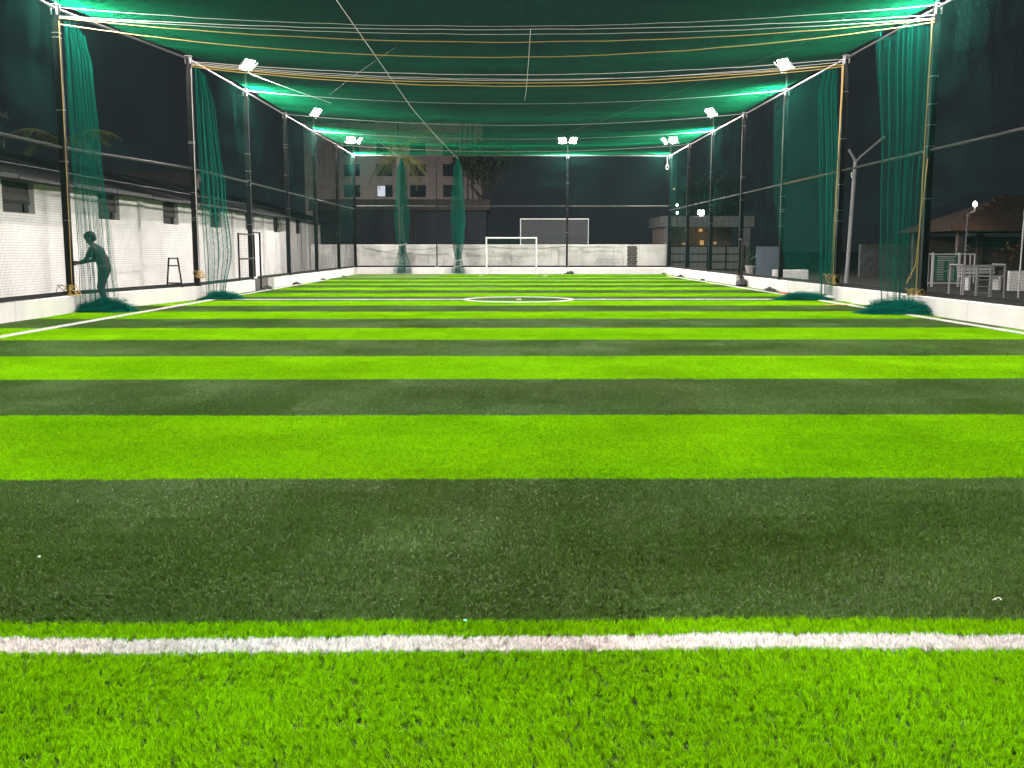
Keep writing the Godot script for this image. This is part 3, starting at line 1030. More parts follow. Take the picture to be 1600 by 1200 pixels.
	one(mb, "planter_box", M.plaster, "white planter box outside the fence beside the blue-grey sheet", "planter")
	mb = MB.new()
	mb.box(P(11.95, 0.63, 46.0), Vector3(1.15, 1.35, 0.05))
	one(mb, "metal_sheet", mat(lin(0.13, 0.17, 0.22), 0.5), "blue-grey metal sheet leaning upright outside the fence near the flower pot", "sheet")
	o = thing("flower_pot", "pale flower pot with a leafy plant beside the gatehouse pillar", "flower pot", P(11.5, -0.03, 47.6))
	mb = MB.new()
	mb.lathe(Vector3(0, 0.02, 0), [Vector2(0.0, 0.0), Vector2(0.15, 0.0), Vector2(0.22, 0.38), Vector2(0.25, 0.38), Vector2(0.25, 0.45), Vector2(0.2, 0.45), Vector2(0.19, 0.4), Vector2(0.0, 0.4)], 18)
	part(mb, "pot", textured(64, lin(0.42, 0.40, 0.36), lin(0.55, 0.52, 0.47), 0.5, 0.8), o)
	mb = MB.new()
	for k in 60:
		var an := rng.randf() * TAU
		var el := rng.randf_range(0.3, 1.3)
		var dir := Vector3(cos(an) * cos(el), sin(el), sin(an) * cos(el))
		var c := Vector3(0, 0.42, 0) + dir * rng.randf_range(0.15, 0.65)
		var sd := dir.cross(Vector3.UP).normalized() * 0.035
		mb.quad(c - sd, c + dir * 0.06 - sd * 1.3, c + dir * 0.14, c + sd, Vector3.UP)
	part(mb, "leaf", mat(lin(0.03, 0.08, 0.02), 0.6), o)
	# boundary walls of the yard
	mb = MB.new()
	mb.box(P(23.0, 0.68, 46.0), Vector3(14.0, 1.43, 0.2))
	one(mb, "yard_wall", textured(65, lin(0.10, 0.10, 0.10), lin(0.17, 0.17, 0.165), 2.2, 0.9, 0.014, 1.8, 0.2, lin(0.05, 0.05, 0.05)), "plain grey wall behind the notice board and the bench", "wall")
	# tiled hut and its lamp
	o = thing("tiled_hut", "open hut under a red-brown tiled roof behind the yard lamp", "building", P(20.6, 0, 40.5))
	var post_m := textured(66, lin(0.12, 0.09, 0.08), lin(0.2, 0.15, 0.13), 0.8, 0.85)
	for x in [-3.3, -0.6, 3.0]:
		for z in [-2.6, 1.6]:
			mb = MB.new()
			mb.box(Vector3(x, 0.9, z), Vector3(0.22, 1.9, 0.22), Basis.IDENTITY, 0.01)
			part(mb, "post", post_m, o)
	mb = MB.new()
	mb.box(Vector3(0, 0.85, -2.8), Vector3(6.6, 1.75, 0.15))
	part(mb, "back_wall", textured(67, lin(0.10, 0.06, 0.045), lin(0.16, 0.1, 0.08), 1.0, 0.85), o)
	var tile := textured(68, lin(0.06, 0.03, 0.02), lin(0.11, 0.06, 0.042), 0.6, 0.85, 0.03, 1.8)
	var slab := MB.new()
	var e := [Vector3(-4.0, 1.86, 2.4), Vector3(4.0, 1.86, 2.4), Vector3(4.0, 1.86, -3.4), Vector3(-4.0, 1.86, -3.4)]
	var ra := Vector3(-0.6, 3.3, -0.5)
	var rb := Vector3(0.6, 3.3, -0.5)
	slab.quad(e[0], e[1], rb, ra, Vector3(0, 1, 1))
	slab.quad(e[2], e[3], ra, rb, Vector3(0, 1, -1))
	slab.tri(e[3], e[0], ra, Vector3(-1, 1, 0))
	slab.tri(e[1], e[2], rb, Vector3(1, 1, 0))
	slab.quad(e[0], e[1], e[2], e[3], Vector3.DOWN)
	var roof := part(slab, "roof", tile, o)
	for r in 9:  # courses of tiles on the two slopes that face the pitch
		var f0 := r / 9.0
		var a0: Vector3 = e[0].lerp(ra, f0)
		var a1: Vector3 = e[1].lerp(rb, f0)
		var up0: Vector3 = (ra - e[0]) / 9.0 * 1.15
		var nt := int(a0.distance_to(a1) / 0.4)
		for q in nt:
			mb = MB.new()
			var c0: Vector3 = a0.lerp(a1, (q + 0.5) / nt)
			var slope: Vector3 = (ra + rb) * 0.5 - (e[0] + e[1]) * 0.5
			slope = Vector3(0, slope.y, slope.z).normalized()
			mb.box(c0 + slope * 0.14 + Vector3(0, 0.035, 0.02), Vector3(0.385, 0.028, 0.38), Basis(Vector3(1, 0, 0), slope.cross(Vector3(1, 0, 0)), -slope) * Basis(Vector3(1, 0, 0), -0.05))
			part(mb, "roof_tile", tile, roof)
	o = thing("yard_lamp", "glowing yard lamp on a bent pole before the tiled hut", "lamp", P(16.95, -0.035, 37.6))
	mb = MB.new()
	mb.tube([Vector3(0, 0, 0), Vector3(0.0, 1.2, 0), Vector3(0.02, 2.45, 0), Vector3(0.16, 2.55, 0), Vector3(0.26, 2.6, 0), Vector3(0.26, 2.78, 0)], 0.03, 8)
	part(mb, "pole", M.galv, o)
	mb = MB.new()
	mb.lathe(Vector3(0.26, 2.76, 0), [Vector2(0.025, 0.0), Vector2(0.06, 0.03), Vector2(0.075, 0.09), Vector2(0.06, 0.15), Vector2(0.02, 0.19), Vector2(0.0, 0.195)], 12)
	part(mb, "lamp_globe", M.lens, o)
	mb = MB.new()
	for q in [1.75, 1.35, 1.2]: mb.box(Vector3(0.05, q, 0.02), Vector3(0.1, 0.06, 0.1), Basis.IDENTITY, 0.01)
	part(mb, "fixing", M.galv, o)
	var l := OmniLight3D.new()
	l.name = "lamp_light"
	l.position = Vector3(0.26, 2.87, 0)
	l.light_energy = 0.4
	l.light_size = 0.1
	l.omni_range = 30.0
	l.light_color = Color(1.0, 0.72, 0.45)
	l.shadow_enabled = true
	o.add_child(l, true)
	# potted shrubs under the hut
	for q in [[18.7, 38.0, "red-leaved potted shrub under the eave of the tiled hut, by the lamp"], [20.6, 38.2, "red-leaved potted shrub under the eave of the tiled hut, by its middle"]]:
		var s := thing("potted_shrub", q[2], "plant", P(q[0], -0.035, q[1]), 0.0, "potted shrubs by the hut")
		mb = MB.new()
		mb.lathe(Vector3.ZERO, [Vector2(0.0, 0.0), Vector2(0.18, 0.0), Vector2(0.26, 0.45), Vector2(0.0, 0.43)], 12)
		part(mb, "pot", tile, s)
		part(leaf_ball(90, Vector3(0.5, 0.5, 0.5), Vector3(0, 1.0, 0), 0.09, 5), "foliage", mat(lin(0.12, 0.05, 0.02), 0.6), s)

# ------------------------------------------------------------------ trees
func leaf_ball(count: int, r: Vector3, o: Vector3, size: float, sd: int) -> MB:
	var g := RandomNumberGenerator.new()
	g.seed = sd
	var mb := MB.new()
	var clumps := []
	for k in 14: clumps.append([Vector3(g.randfn(), g.randfn(), g.randfn()).normalized() * pow(g.randf(), 0.4) * 0.8, g.randf_range(0.18, 0.42)])
	for k in count:
		var c: Array = clumps[g.randi() % 14]
		var p: Vector3 = o + (c[0] + Vector3(g.randfn(), g.randfn(), g.randfn()) * c[1] * 0.6) * r
		var dir := Vector3(g.randfn(), g.randfn() - 0.3, g.randfn()).normalized()
		var sd2 := dir.cross(Vector3(g.randfn(), g.randfn(), g.randfn())).normalized() * size * 0.42
		mb.quad(p - dir * size, p + sd2, p + dir * size, p - sd2, Vector3.UP)
	return mb

func make_trees() -> void:
	var leafy := mat(lin(0.030, 0.052, 0.020), 0.7)
	var bark := textured(71, lin(0.05, 0.04, 0.03), lin(0.11, 0.09, 0.07), 0.5, 0.95, 0.03, 1.8)
	var where := [
		[-1.2, 66.0, 6.4, 2.2, "dark tree covering the edge of the pale apartment block"],
		[13.5, 66.0, 4.6, 2.4, "dark tree lit by the roof lamp behind the gatehouse"],
		[-17.5, 33.0, 5.4, 1.9, "dark tree rising over the near part of the shed roof"],
	]
	var k := 0
	for t in where:
		var o := thing("tree", t[4], "tree", P(t[0], -0.035, t[1]), k * 1.1, "dark trees round the ground")
		var mb := MB.new()
		mb.tube([Vector3(0, 0, 0), Vector3(0.1, t[2] * 0.4, 0.05), Vector3(0.02, t[2] * 0.85, 0)], 0.19, 8, 0.07)
		for q in 5:
			var an := q * TAU / 5
			mb.tube([Vector3(0.08, t[2] * (0.5 + 0.06 * q), 0), Vector3(cos(an) * t[3] * 0.35, t[2] * 0.8, sin(an) * t[3] * 0.35), Vector3(cos(an) * t[3] * 0.6, t[2] * 0.95 + 0.2 * q, sin(an) * t[3] * 0.6)], 0.07, 6, 0.02)
		part(mb, "trunk", bark, o)
		part(leaf_ball(3200, Vector3(t[3], t[3] * 0.85, t[3]), Vector3(0, t[2], 0), 0.15, 100 + k), "crown", leafy, o)
		k += 1
	palm(P(-5.27, -0.035, 56.0), 6.05, "palm with drooping yellow-green fronds behind the end wall", 5, [[0.5, 1.05, 2.6], [2.7, 0.15, 2.2], [0.25, 0.2, 2.3], [3.4, -0.2, 2.0], [5.5, 0.1, 2.1], [4.4, 0.4, 1.9], [1.9, 1.2, 1.4], [2.2, 0.3, 2.0], [6.0, 0.5, 1.7], [3.0, 0.75, 1.5], [0.0, -0.3, 2.0], [4.9, -0.1, 2.0]])
	palm(P(-15.6, -0.035, 38.0), 5.0, "dim palm rising behind the shed roof", 9, [[0.4, 0.7, 2.2], [1.3, 0.5, 2.2], [2.3, 0.7, 2.3], [3.2, 0.4, 2.2], [4.1, 0.7, 2.1], [5.0, 0.5, 2.2], [5.8, 0.8, 2.2]])

func palm(at: Vector3, h: float, label: String, sd: int, fronds: Array) -> void:
	var g := RandomNumberGenerator.new()
	g.seed = sd
	var o := thing("palm_tree", label, "palm tree", at, 0.0)
	var mb := MB.new()
	var pts := PackedVector3Array()
	for k in 26: pts.append(Vector3(-0.28 * pow(k / 25.0, 0.6) + 0.02 * sin(k), h * k / 25.0, 0.05 * sin(k * 0.2)))
	mb.tube(pts, 0.19, 10, 0.12)
	part(mb, "trunk", textured(72, lin(0.13, 0.11, 0.085), lin(0.26, 0.22, 0.18), 0.35, 0.95, 0.03, 1.8), o)
	var top := pts[25]
	var leafm := mat(lin(0.20, 0.22, 0.06), 0.6)
	for f in fronds:
		mb = MB.new()
		var az: float = f[0]
		var el: float = f[1]
		var dir := Vector3(cos(az) * cos(el), sin(el), sin(az) * cos(el) * 0.8)
		var rachis := PackedVector3Array()
		var p := top
		for k in 15:
			rachis.append(p)
			p += dir * f[2] / 14.0
			dir = (dir + Vector3(0, -0.085 - 0.02 * (1.3 - el) * 3.0, 0)).normalized()
		mb.tube(rachis, 0.022, 5, 0.006)
		for k in range(2, 15):
			var t := (rachis[mini(k + 1, 14)] - rachis[k - 1]).normalized()
			var across := t.cross(Vector3.UP).normalized()
			for s in [-1.0, 1.0]:
				for q in 3:
					var len := 0.7 * (1.0 - absf(k - 7.0) / 11.0) * g.randf_range(0.8, 1.1)
					var r0 := rachis[k] - t * (q * 0.05)
					var tip: Vector3 = r0 + (across * s * 0.75 + t * 0.55 + Vector3(g.randf_range(-0.2, 0.2), -0.55 + g.randf_range(-0.3, 0.4), g.randf_range(-0.2, 0.2))).normalized() * len
					mb.quad(r0 - t * 0.014, r0 + t * 0.014, tip, (r0 + tip) * 0.5 - t * 0.022, Vector3.UP)
		part(mb, "frond", leafm, o)

# ------------------------------------------------------------------ goal
func make_goal() -> void:
	var o := thing("goal", "small white tubular football goal before the end wall", "goal", P(0.46, 0, 49.3))
	var w := 1.19
	var h := 1.72
	var mb := MB.new()
	mb.tube([Vector3(-w, -0.03, 0), Vector3(-w, h, 0)], 0.036, 10)
	part(mb, "post", M.white_paint, o)
	mb = MB.new()
	mb.tube([Vector3(w, -0.03, 0), Vector3(w, h, 0)], 0.036, 10)
	part(mb, "post", M.white_paint, o)
	mb = MB.new()
	mb.tube([Vector3(-w - 0.036, h, 0), Vector3(w + 0.036, h, 0)], 0.036, 10)
	part(mb, "crossbar", M.white_paint, o)
	mb = MB.new()
	for s in [-1.0, 1.0]:
		mb.tube([Vector3(s * w, h, -0.03), Vector3(s * w, h - 0.05, -0.35), Vector3(s * w, 0.02, -0.62)], 0.022, 8)
		mb.tube([Vector3(s * w, 0.02, -0.02), Vector3(s * w, 0.02, -0.62)], 0.022, 8)
	mb.tube([Vector3(-w, 0.02, -0.62), Vector3(w, 0.02, -0.62)], 0.022, 8)
	part(mb, "back_frame", M.white_paint, o)
	mb = MB.new()
	for k in 24:
		var x := lerpf(-w, w, k / 23.0)
		mb.thread([Vector3(x, h, -0.03), Vector3(x, h - 0.06, -0.34), Vector3(x, 0.9, -0.5), Vector3(x, 0.05, -0.62)], Vector3(1, 0, 0), Vector3(0, 0, 1), 0.0016)
	for k in 18:
		var y := lerpf(0.08, h - 0.08, k / 17.0)
		mb.thread([Vector3(-w, y, -0.34 - (h - y) * 0.16), Vector3(w, y, -0.34 - (h - y) * 0.16)], Vector3.UP, Vector3(0, 0, 1), 0.0016)
	tag(part(mb, "netting", M.net, o), "", "", "", "stuff")

# ------------------------------------------------------------------ ropes and wires
func slack(a: Vector3, b: Vector3, sag: float, m := 25, wob := 0.0) -> PackedVector3Array:
	var pts := PackedVector3Array()
	for k in m:
		var f := k / float(m - 1)
		pts.append(a.lerp(b, f) + Vector3(0, -sag * 4.0 * f * (1.0 - f) + wob * noise.get_noise_1d(f * 40.0 + a.x * 7.0 + a.y * 31.0), wob * noise.get_noise_1d(f * 33.0 + 70.0)))
	return pts

func rope(pts: PackedVector3Array, r: float, m: Material, called: String, label: String, group := "") -> void:
	var mb := MB.new()
	mb.tube(pts, r, 6)
	one(mb, called, m, label, "rope" if called.contains("rope") else "wire", group)

func make_ropes() -> void:
	var g := "ropes and wires strung across the pitch"
	var l := left_posts
	var r := right_posts
	for q in [[4, 5.47, 5.42, 0.42, 0.012, "yellow_rope", "upper yellow rope across the pitch between the near curtains"], [4, 5.36, 5.38, 0.62, 0.012, "yellow_rope", "lower yellow rope across the pitch between the near curtains"],
			[4, 5.66, 5.68, 0.36, 0.006, "white_rope", "white cord under the roof net between the near curtains, the highest one"], [4, 5.5, 5.5, 0.25, 0.008, "white_rope", "white rope above the yellow ones between the near curtains"], [4, 5.49, 5.44, 0.3, 0.007, "white_rope", "second white rope above the yellow ones between the near curtains"],
			[5, 5.5, 5.5, 0.42, 0.014, "yellow_rope", "upper yellow rope between the second pair of curtains"], [5, 5.46, 5.45, 0.45, 0.012, "yellow_rope", "lower yellow rope between the second pair of curtains"],
			[5, 5.58, 5.62, 0.33, 0.008, "white_rope", "upper white rope between the second pair of curtains"], [5, 5.55, 5.5, 0.36, 0.007, "white_rope", "middle white rope between the second pair of curtains"], [5, 5.52, 5.56, 0.4, 0.007, "white_rope", "lower white rope between the second pair of curtains"]]:
		var a: Vector2 = l[q[0]]
		var b: Vector2 = r[q[0]]
		rope(slack(P(a.x + 0.06, q[1], a.y), P(b.x - 0.06, q[2], b.y - 0.05), q[3], 33, 0.015), q[4] * 0.72, M.yellow_rope if q[5] == "yellow_rope" else M.white_rope, q[5], q[6], g)
	var names := {6: "third pair of posts", 7: "fourth pair of posts", 8: "fifth pair of posts", 9: "sixth pair of posts"}
	for q in [6, 7, 8, 9]:
		rope(slack(P(l[q].x, H - 0.03, l[q].y), P(r[q].x, H - 0.03, r[q].y), 0.37 if q < 8 else 0.3, 25), 0.007, M.wire, "support_wire", "steel wire under the roof net at the %s from the near curtains" % names[q], g)
	rope(slack(P(-2.95, 5.5, 9.0), P(-2.65, 5.32, 31.0), 0.0, 9) + slack(P(-2.65, 5.32, 31.05), P(-2.1, 5.5, 49.9), 0.05, 9), 0.0055, M.white_rope, "long_rope", "white rope running lengthwise to the tied bundle nearest the goal", g)
	rope(slack(P(-4.9, 5.45, 42.0), P(-4.75, 5.5, 49.9), 0.02, 7), 0.006, M.white_rope, "long_rope", "short white rope leading to the tied bundle by the palm", g)
	rope(slack(P(l[6].x, H + 0.5, l[6].y), P(-4.95, 5.4, 30.6), 0.02, 7), 0.009, M.wire, "guy_wire", "steel guy wire from the third shed-side floodlight mast to the roof net", g)
	rope(slack(P(0.55, 5.33, 20.1), P(0.65, 5.35, 29.6), 0.22, 15), 0.005, M.white_rope, "hanging_cord", "loose white cord hanging below the roof net near the middle", g)
	rope([P(-4.9, roof_y(-4.9, 30.0) - 0.01, 30.0), P(-3.6, roof_y(-3.6, 26) - 0.01, 26.0), P(-2.2, roof_y(-2.2, 22.0) - 0.01, 22.0)], 0.0025, M.rail, "seam_cord", "thin pale lacing cord slanting along a seam of the roof net, shed side", g)
	rope([P(6.5, roof_y(6.5, 22.0) - 0.01, 22.0), P(4.6, roof_y(4.6, 30.0) - 0.01, 30.0), P(2.0, roof_y(2.0, 40.0) - 0.01, 40.0)], 0.0025, M.rail, "seam_cord", "thin pale lacing cord slanting along a seam of the roof net, yard side", g)
	# ropes down the posts, with tangles at their feet
	var pg := "yellow ropes tied down the posts"
	rope(slack(P(7.98, 5.4, 19.62), P(7.93, 0.36, 19.6), 0.0, 30, 0.02), 0.011, M.yellow_rope, "post_rope", "yellow rope hanging down the first yard-side post beside the near curtain", pg)
	rope([P(8.03, 2.9, 19.6), P(7.93, 1.8, 19.55), P(7.91, 1.4, 19.55), P(7.86, 0.9, 19.5), P(7.7, 0.55, 19.5)], 0.009, M.yellow_rope, "post_rope", "loose yellow rope end slanting from the first yard-side post", pg)
	for s in 2: rope(slack(P(7.99 + s * 0.03, 5.45, 24.7), P(7.95 - s * 0.05, 0.4, 24.65), 0.0, 30, 0.03), 0.011, M.yellow_rope, "post_rope", ["yellow rope hanging straight down the second yard-side post", "second yellow rope hanging with a kink down the second yard-side post"][s], pg)
	rope(slack(P(-8.22, 5.4, 19.82), P(-8.22, 0.4, 19.75), 0.0, 20, 0.01), 0.007, M.yellow_rope, "post_rope", "thin yellow rope down the first shed-side post beside the near curtain", pg)
	rope(slack(P(-7.3, 5.4, 24.9), P(-7.28, 0.5, 24.85), 0.0, 20, 0.01), 0.006, M.white_rope, "post_rope", "thin pale rope down the second shed-side post", pg)
	var tg := "tangles of yellow rope at the post feet"
	for q in [[-8.26, 0.4, 19.72, 0.16, "yellow rope tangle on the low wall at the first shed-side post"], [7.9, 0.36, 19.62, 0.12, "yellow rope tangle on the low wall at the first yard-side post"], [7.93, 0.5, 24.66, 0.14, "yellow rope tangle hanging at the foot of the second yard-side post"], [-7.27, 0.62, 24.85, 0.1, "yellow rope tangle tied on the second shed-side post"]]:
		var pts := PackedVector3Array()
		for k in 60:
			var t := k * 0.43
			pts.append(P(q[0] + sin(t * 1.3) * q[3] * (0.6 + 0.9 * sin(t * 0.37)), maxf(q[1] + cos(t * 1.9 + sin(t)) * q[3] * 0.9 - 0.02, K + 0.012), q[2] - 0.02 + 0.08 * sin(t * 0.77)))
		rope(pts, 0.0075, M.yellow_rope, "rope_tangle", q[4], tg)
	# ring lamp-cable loop near the far corner
	var rp := PackedVector3Array()
	for k in 17: rp.append(P(7.95 + 0.07 * cos(TAU * k / 16), 5.1 + 0.11 * sin(TAU * k / 16), 50.0))
	rope(PackedVector3Array([P(7.95, 5.6, 50.05), P(7.95, 5.21, 50.0)]) + rp, 0.012, M.white_rope, "cord_loop", "white cord ending in a small loop at the far yard corner post", "")

# ------------------------------------------------------------------ curtains of netting drawn aside
func curtain(label: String, frame: Callable, cols: int, rows: int, csegs: int, r: float, called := "net_curtain") -> Node3D:
	var o := thing(called, label, "net", Vector3.ZERO, 0.0, "green net curtains drawn aside")
	var mb := MB.new()
	for c in cols:
		var pts := PackedVector3Array()
		for s in 41: pts.append(frame.call(c / float(cols - 1), s / 40.0))
		mb.thread(pts, Vector3(1, 0, 0), Vector3(0, 0, 1), r)
	for k in rows:
		var pts := PackedVector3Array()
		for s in csegs + 1: pts.append(frame.call(s / float(csegs), k / float(rows - 1)))
		mb.thread(pts, Vector3.UP, Vector3(0, 0, 1), r)
	tag(part(mb, "netting", M.curtain_net, o), "", "", "", "stuff")
	return o

func folds(s: float, t: float, nf: float, amp: float, ph: float) -> Vector2:
	var a := TAU * nf * s + ph + 1.2 * sin(t * 2.2 + s * 5.0)
	return Vector2(sin(a) * 0.12 + 0.2 * sin(a * 0.43 + 1.0), cos(a) + 0.4 * sin(a * 1.7 + t * 3.0)) * amp

func keyed(t: float, keys: Array) -> float:
	for k in keys.size() - 1:
		if t <= keys[k + 1][0]:
			return lerpf(keys[k][1], keys[k + 1][1], smoothstep(0.0, 1.0, (t - keys[k][0]) / (keys[k + 1][0] - keys[k][0])))
	return keys[-1][1]

func pile(o: Node3D, at: Vector3, r: Vector3, sd: int, sheets: int) -> void:  # crumpled netting heaped on the turf
	var g := RandomNumberGenerator.new()
	g.seed = sd
	var f := FastNoiseLite.new()
	f.frequency = 1.0
	var mb := MB.new()
	for q in sheets:
		f.seed = sd * 31 + q
		var shrink := lerpf(0.55, 1.0, g.randf())
		var heap := func(u: float, w: float) -> Vector3:
			var e := Vector2(u, w) * 2.0 - Vector2.ONE
			var l := e.length()
			var y := maxf(0.0, 1.0 - l * l * 0.75)
			var p := Vector3(e.x * 0.85 + f.get_noise_3d(u * 4, w * 4, 1) * 1.3, y * shrink * 0.75 + f.get_noise_3d(u * 6, w * 6, 9) * 1.3 * y, e.y * 0.8 + f.get_noise_3d(u * 4, w * 4, 5) * 1.3) * r
			p.y = maxf(p.y, 0.008 + 0.012 * absf(f.get_noise_2d(u * 30, w * 30)))
			return at + p
		for k in 30:
			var a := PackedVector3Array()
			var b := PackedVector3Array()
			for s in 31:
				a.append(heap.call(k / 29.0, s / 30.0))
				b.append(heap.call(s / 30.0, k / 29.0))
			mb.thread(a, Vector3.UP, Vector3(1, 0, 0), 0.0022)
			mb.thread(b, Vector3.UP, Vector3(0, 0, 1), 0.0022)
	tag(part(mb, "heap", M.curtain_net, o), "", "", "", "stuff")

func make_curtains() -> void:
	# first shed-side curtain
	var o := curtain("green net curtain gathered at the first shed-side post, over the bending person", func(s: float, t: float) -> Vector3:
		var x0 := keyed(t, [[0.0, -8.2], [0.3, -8.2], [0.8, -8.18], [1.0, -8.2]])
		var x1 := keyed(t, [[0.0, -7.78], [0.12, -7.68], [0.45, -7.6], [0.75, -7.5], [1.0, -7.42]])
		var q := folds(s, t, 8.0, keyed(t, [[0.0, 0.06], [0.5, 0.09], [1.0, 0.1]]), 0.3)
		var top := 5.44 - 0.5 * pow(s, 3.0) * 0.6 - 0.10 * absf(sin(s * 13.0))
		return P(lerpf(x0, x1, s) + q.x * 0.9, lerpf(top, 0.1, t), 20.0 + q.y - 0.1 * s), 130, 124, 200, 0.0014)
	pile(o, P(-7.72, -0.01, 20.05), Vector3(0.46, 0.24, 0.26), 3, 6)
	# first yard-side curtain
	o = curtain("green net curtain hung in scallops at the first yard-side post", func(s: float, t: float) -> Vector3:
		var x0 := keyed(t, [[0.0, 7.06], [0.5, 7.2], [0.8, 7.24], [1.0, 7.3]])
		var x1 := keyed(t, [[0.0, 8.0], [0.25, 7.98], [0.6, 7.92], [1.0, 7.86]])
		var gather := lerpf(s, 0.5 + (s - 0.5) * (0.45 + 2.2 * pow(absf(s - 0.5), 1.2)), 0.75)
		var q := folds(s, t, 9.0, keyed(t, [[0.0, 0.05], [0.5, 0.085], [1.0, 0.08]]), 1.3)
		var top := 5.32 + 0.08 * s - (0.26 * sin(PI * clampf(s / 0.3, 0, 1)) if s < 0.3 else (0.13 * sin(PI * (s - 0.72) / 0.28) if s > 0.72 else 0.05 * absf(sin(s * 40.0))))
		return P(lerpf(x0, x1, gather) + q.x * 0.8, lerpf(top, 0.1, t), 19.55 + q.y), 140, 122, 210, 0.0014)
	pile(o, P(7.5, -0.01, 19.3), Vector3(0.55, 0.24, 0.34), 5, 7)
	# second shed-side curtain
	o = curtain("green net curtain gathered at the second shed-side post", func(s: float, t: float) -> Vector3:
		var x0 := keyed(t, [[0.0, -7.24], [0.5, -7.22], [1.0, -7.18]])
		var x1 := keyed(t, [[0.0, -7.0], [0.15, -6.8], [0.55, -6.62], [0.8, -6.52], [1.0, -6.7]])
		var q := folds(s, t, 6.0, 0.07, 2.2)
		return P(lerpf(x0, x1, s) + q.x * 0.8, lerpf(5.5 - 0.25 * s, 0.1, t), 25.05 + q.y), 120, 120, 150, 0.0019)
	pile(o, P(-6.8, -0.01, 24.95), Vector3(0.4, 0.18, 0.24), 7, 5)
	# second yard-side curtain, with a loose flap spread towards the pitch
	o = curtain("green net curtain gathered at the second yard-side post, with a loose flap", func(s: float, t: float) -> Vector3:
		var x0 := keyed(t, [[0.0, 6.75], [0.12, 6.4], [0.4, 6.42], [1.0, 6.85]])
		var x1 := keyed(t, [[0.0, 7.85], [0.5, 7.98], [1.0, 7.95]])
		var gather := 1.0 - pow(1.0 - s, 0.8) if s < 0.25 else lerpf(0.205, 1.0, 0.62 + 0.38 * (s - 0.25) / 0.75)
		if s < 0.25: gather = s / 0.25 * 0.69
		var q := folds(s, t, 9.0, 0.075, 0.9) * (0.25 if s < 0.25 else 1.0)
		return P(lerpf(x0, x1, gather) + q.x * 0.8, lerpf(5.36 - 0.55 * clampf((0.25 - s) / 0.25, 0, 1), 0.1, t), 24.6 + q.y), 130, 120, 160, 0.0016)
	pile(o, P(7.25, -0.01, 24.5), Vector3(0.5, 0.17, 0.26), 9, 5)
	# two bundles tied up before the end wall
	for b in [[-4.78, "green net curtain tied in a bundle before the end wall, by the palm", 0.0], [-2.1, "green net curtain tied in a bundle before the end wall, between palm bundle and goal", 1.0]]:
		var bx: float = b[0]
		var w2: float = b[2]
		o = curtain(b[1], func(s: float, t: float) -> Vector3:
			var half := keyed(t, [[0.0, 0.05], [0.12, 0.22], [0.5, 0.36], [0.72, 0.30], [0.76 + 0.1 * w2, 0.17], [1.0, 0.45 - 0.1 * w2]])
			var an := TAU * s * 4.0 + 0.5 * sin(t * 4.0)
			var rr := half * (0.62 + 0.38 * sin(s * 61.0))
			return P(bx + cos(an) * rr, lerpf(5.48, 0.04, t), 49.75 + sin(an) * rr * 0.6), 150, 110, 170, 0.003)
		var mb := MB.new()
		var ty := [1.42, 0.05] if w2 == 0.0 else [0.68, 0.4]
		for y in ty:
			var pts := PackedVector3Array()
			for k in 19: pts.append(P(bx + cos(TAU * k / 18) * 0.21, y + 0.05 * sin(TAU * k / 18 + 1.0), 49.75 + sin(TAU * k / 18) * 0.15))
			mb.tube(pts, 0.014, 5)
		part(mb, "tie_rope", M.white_rope, o)

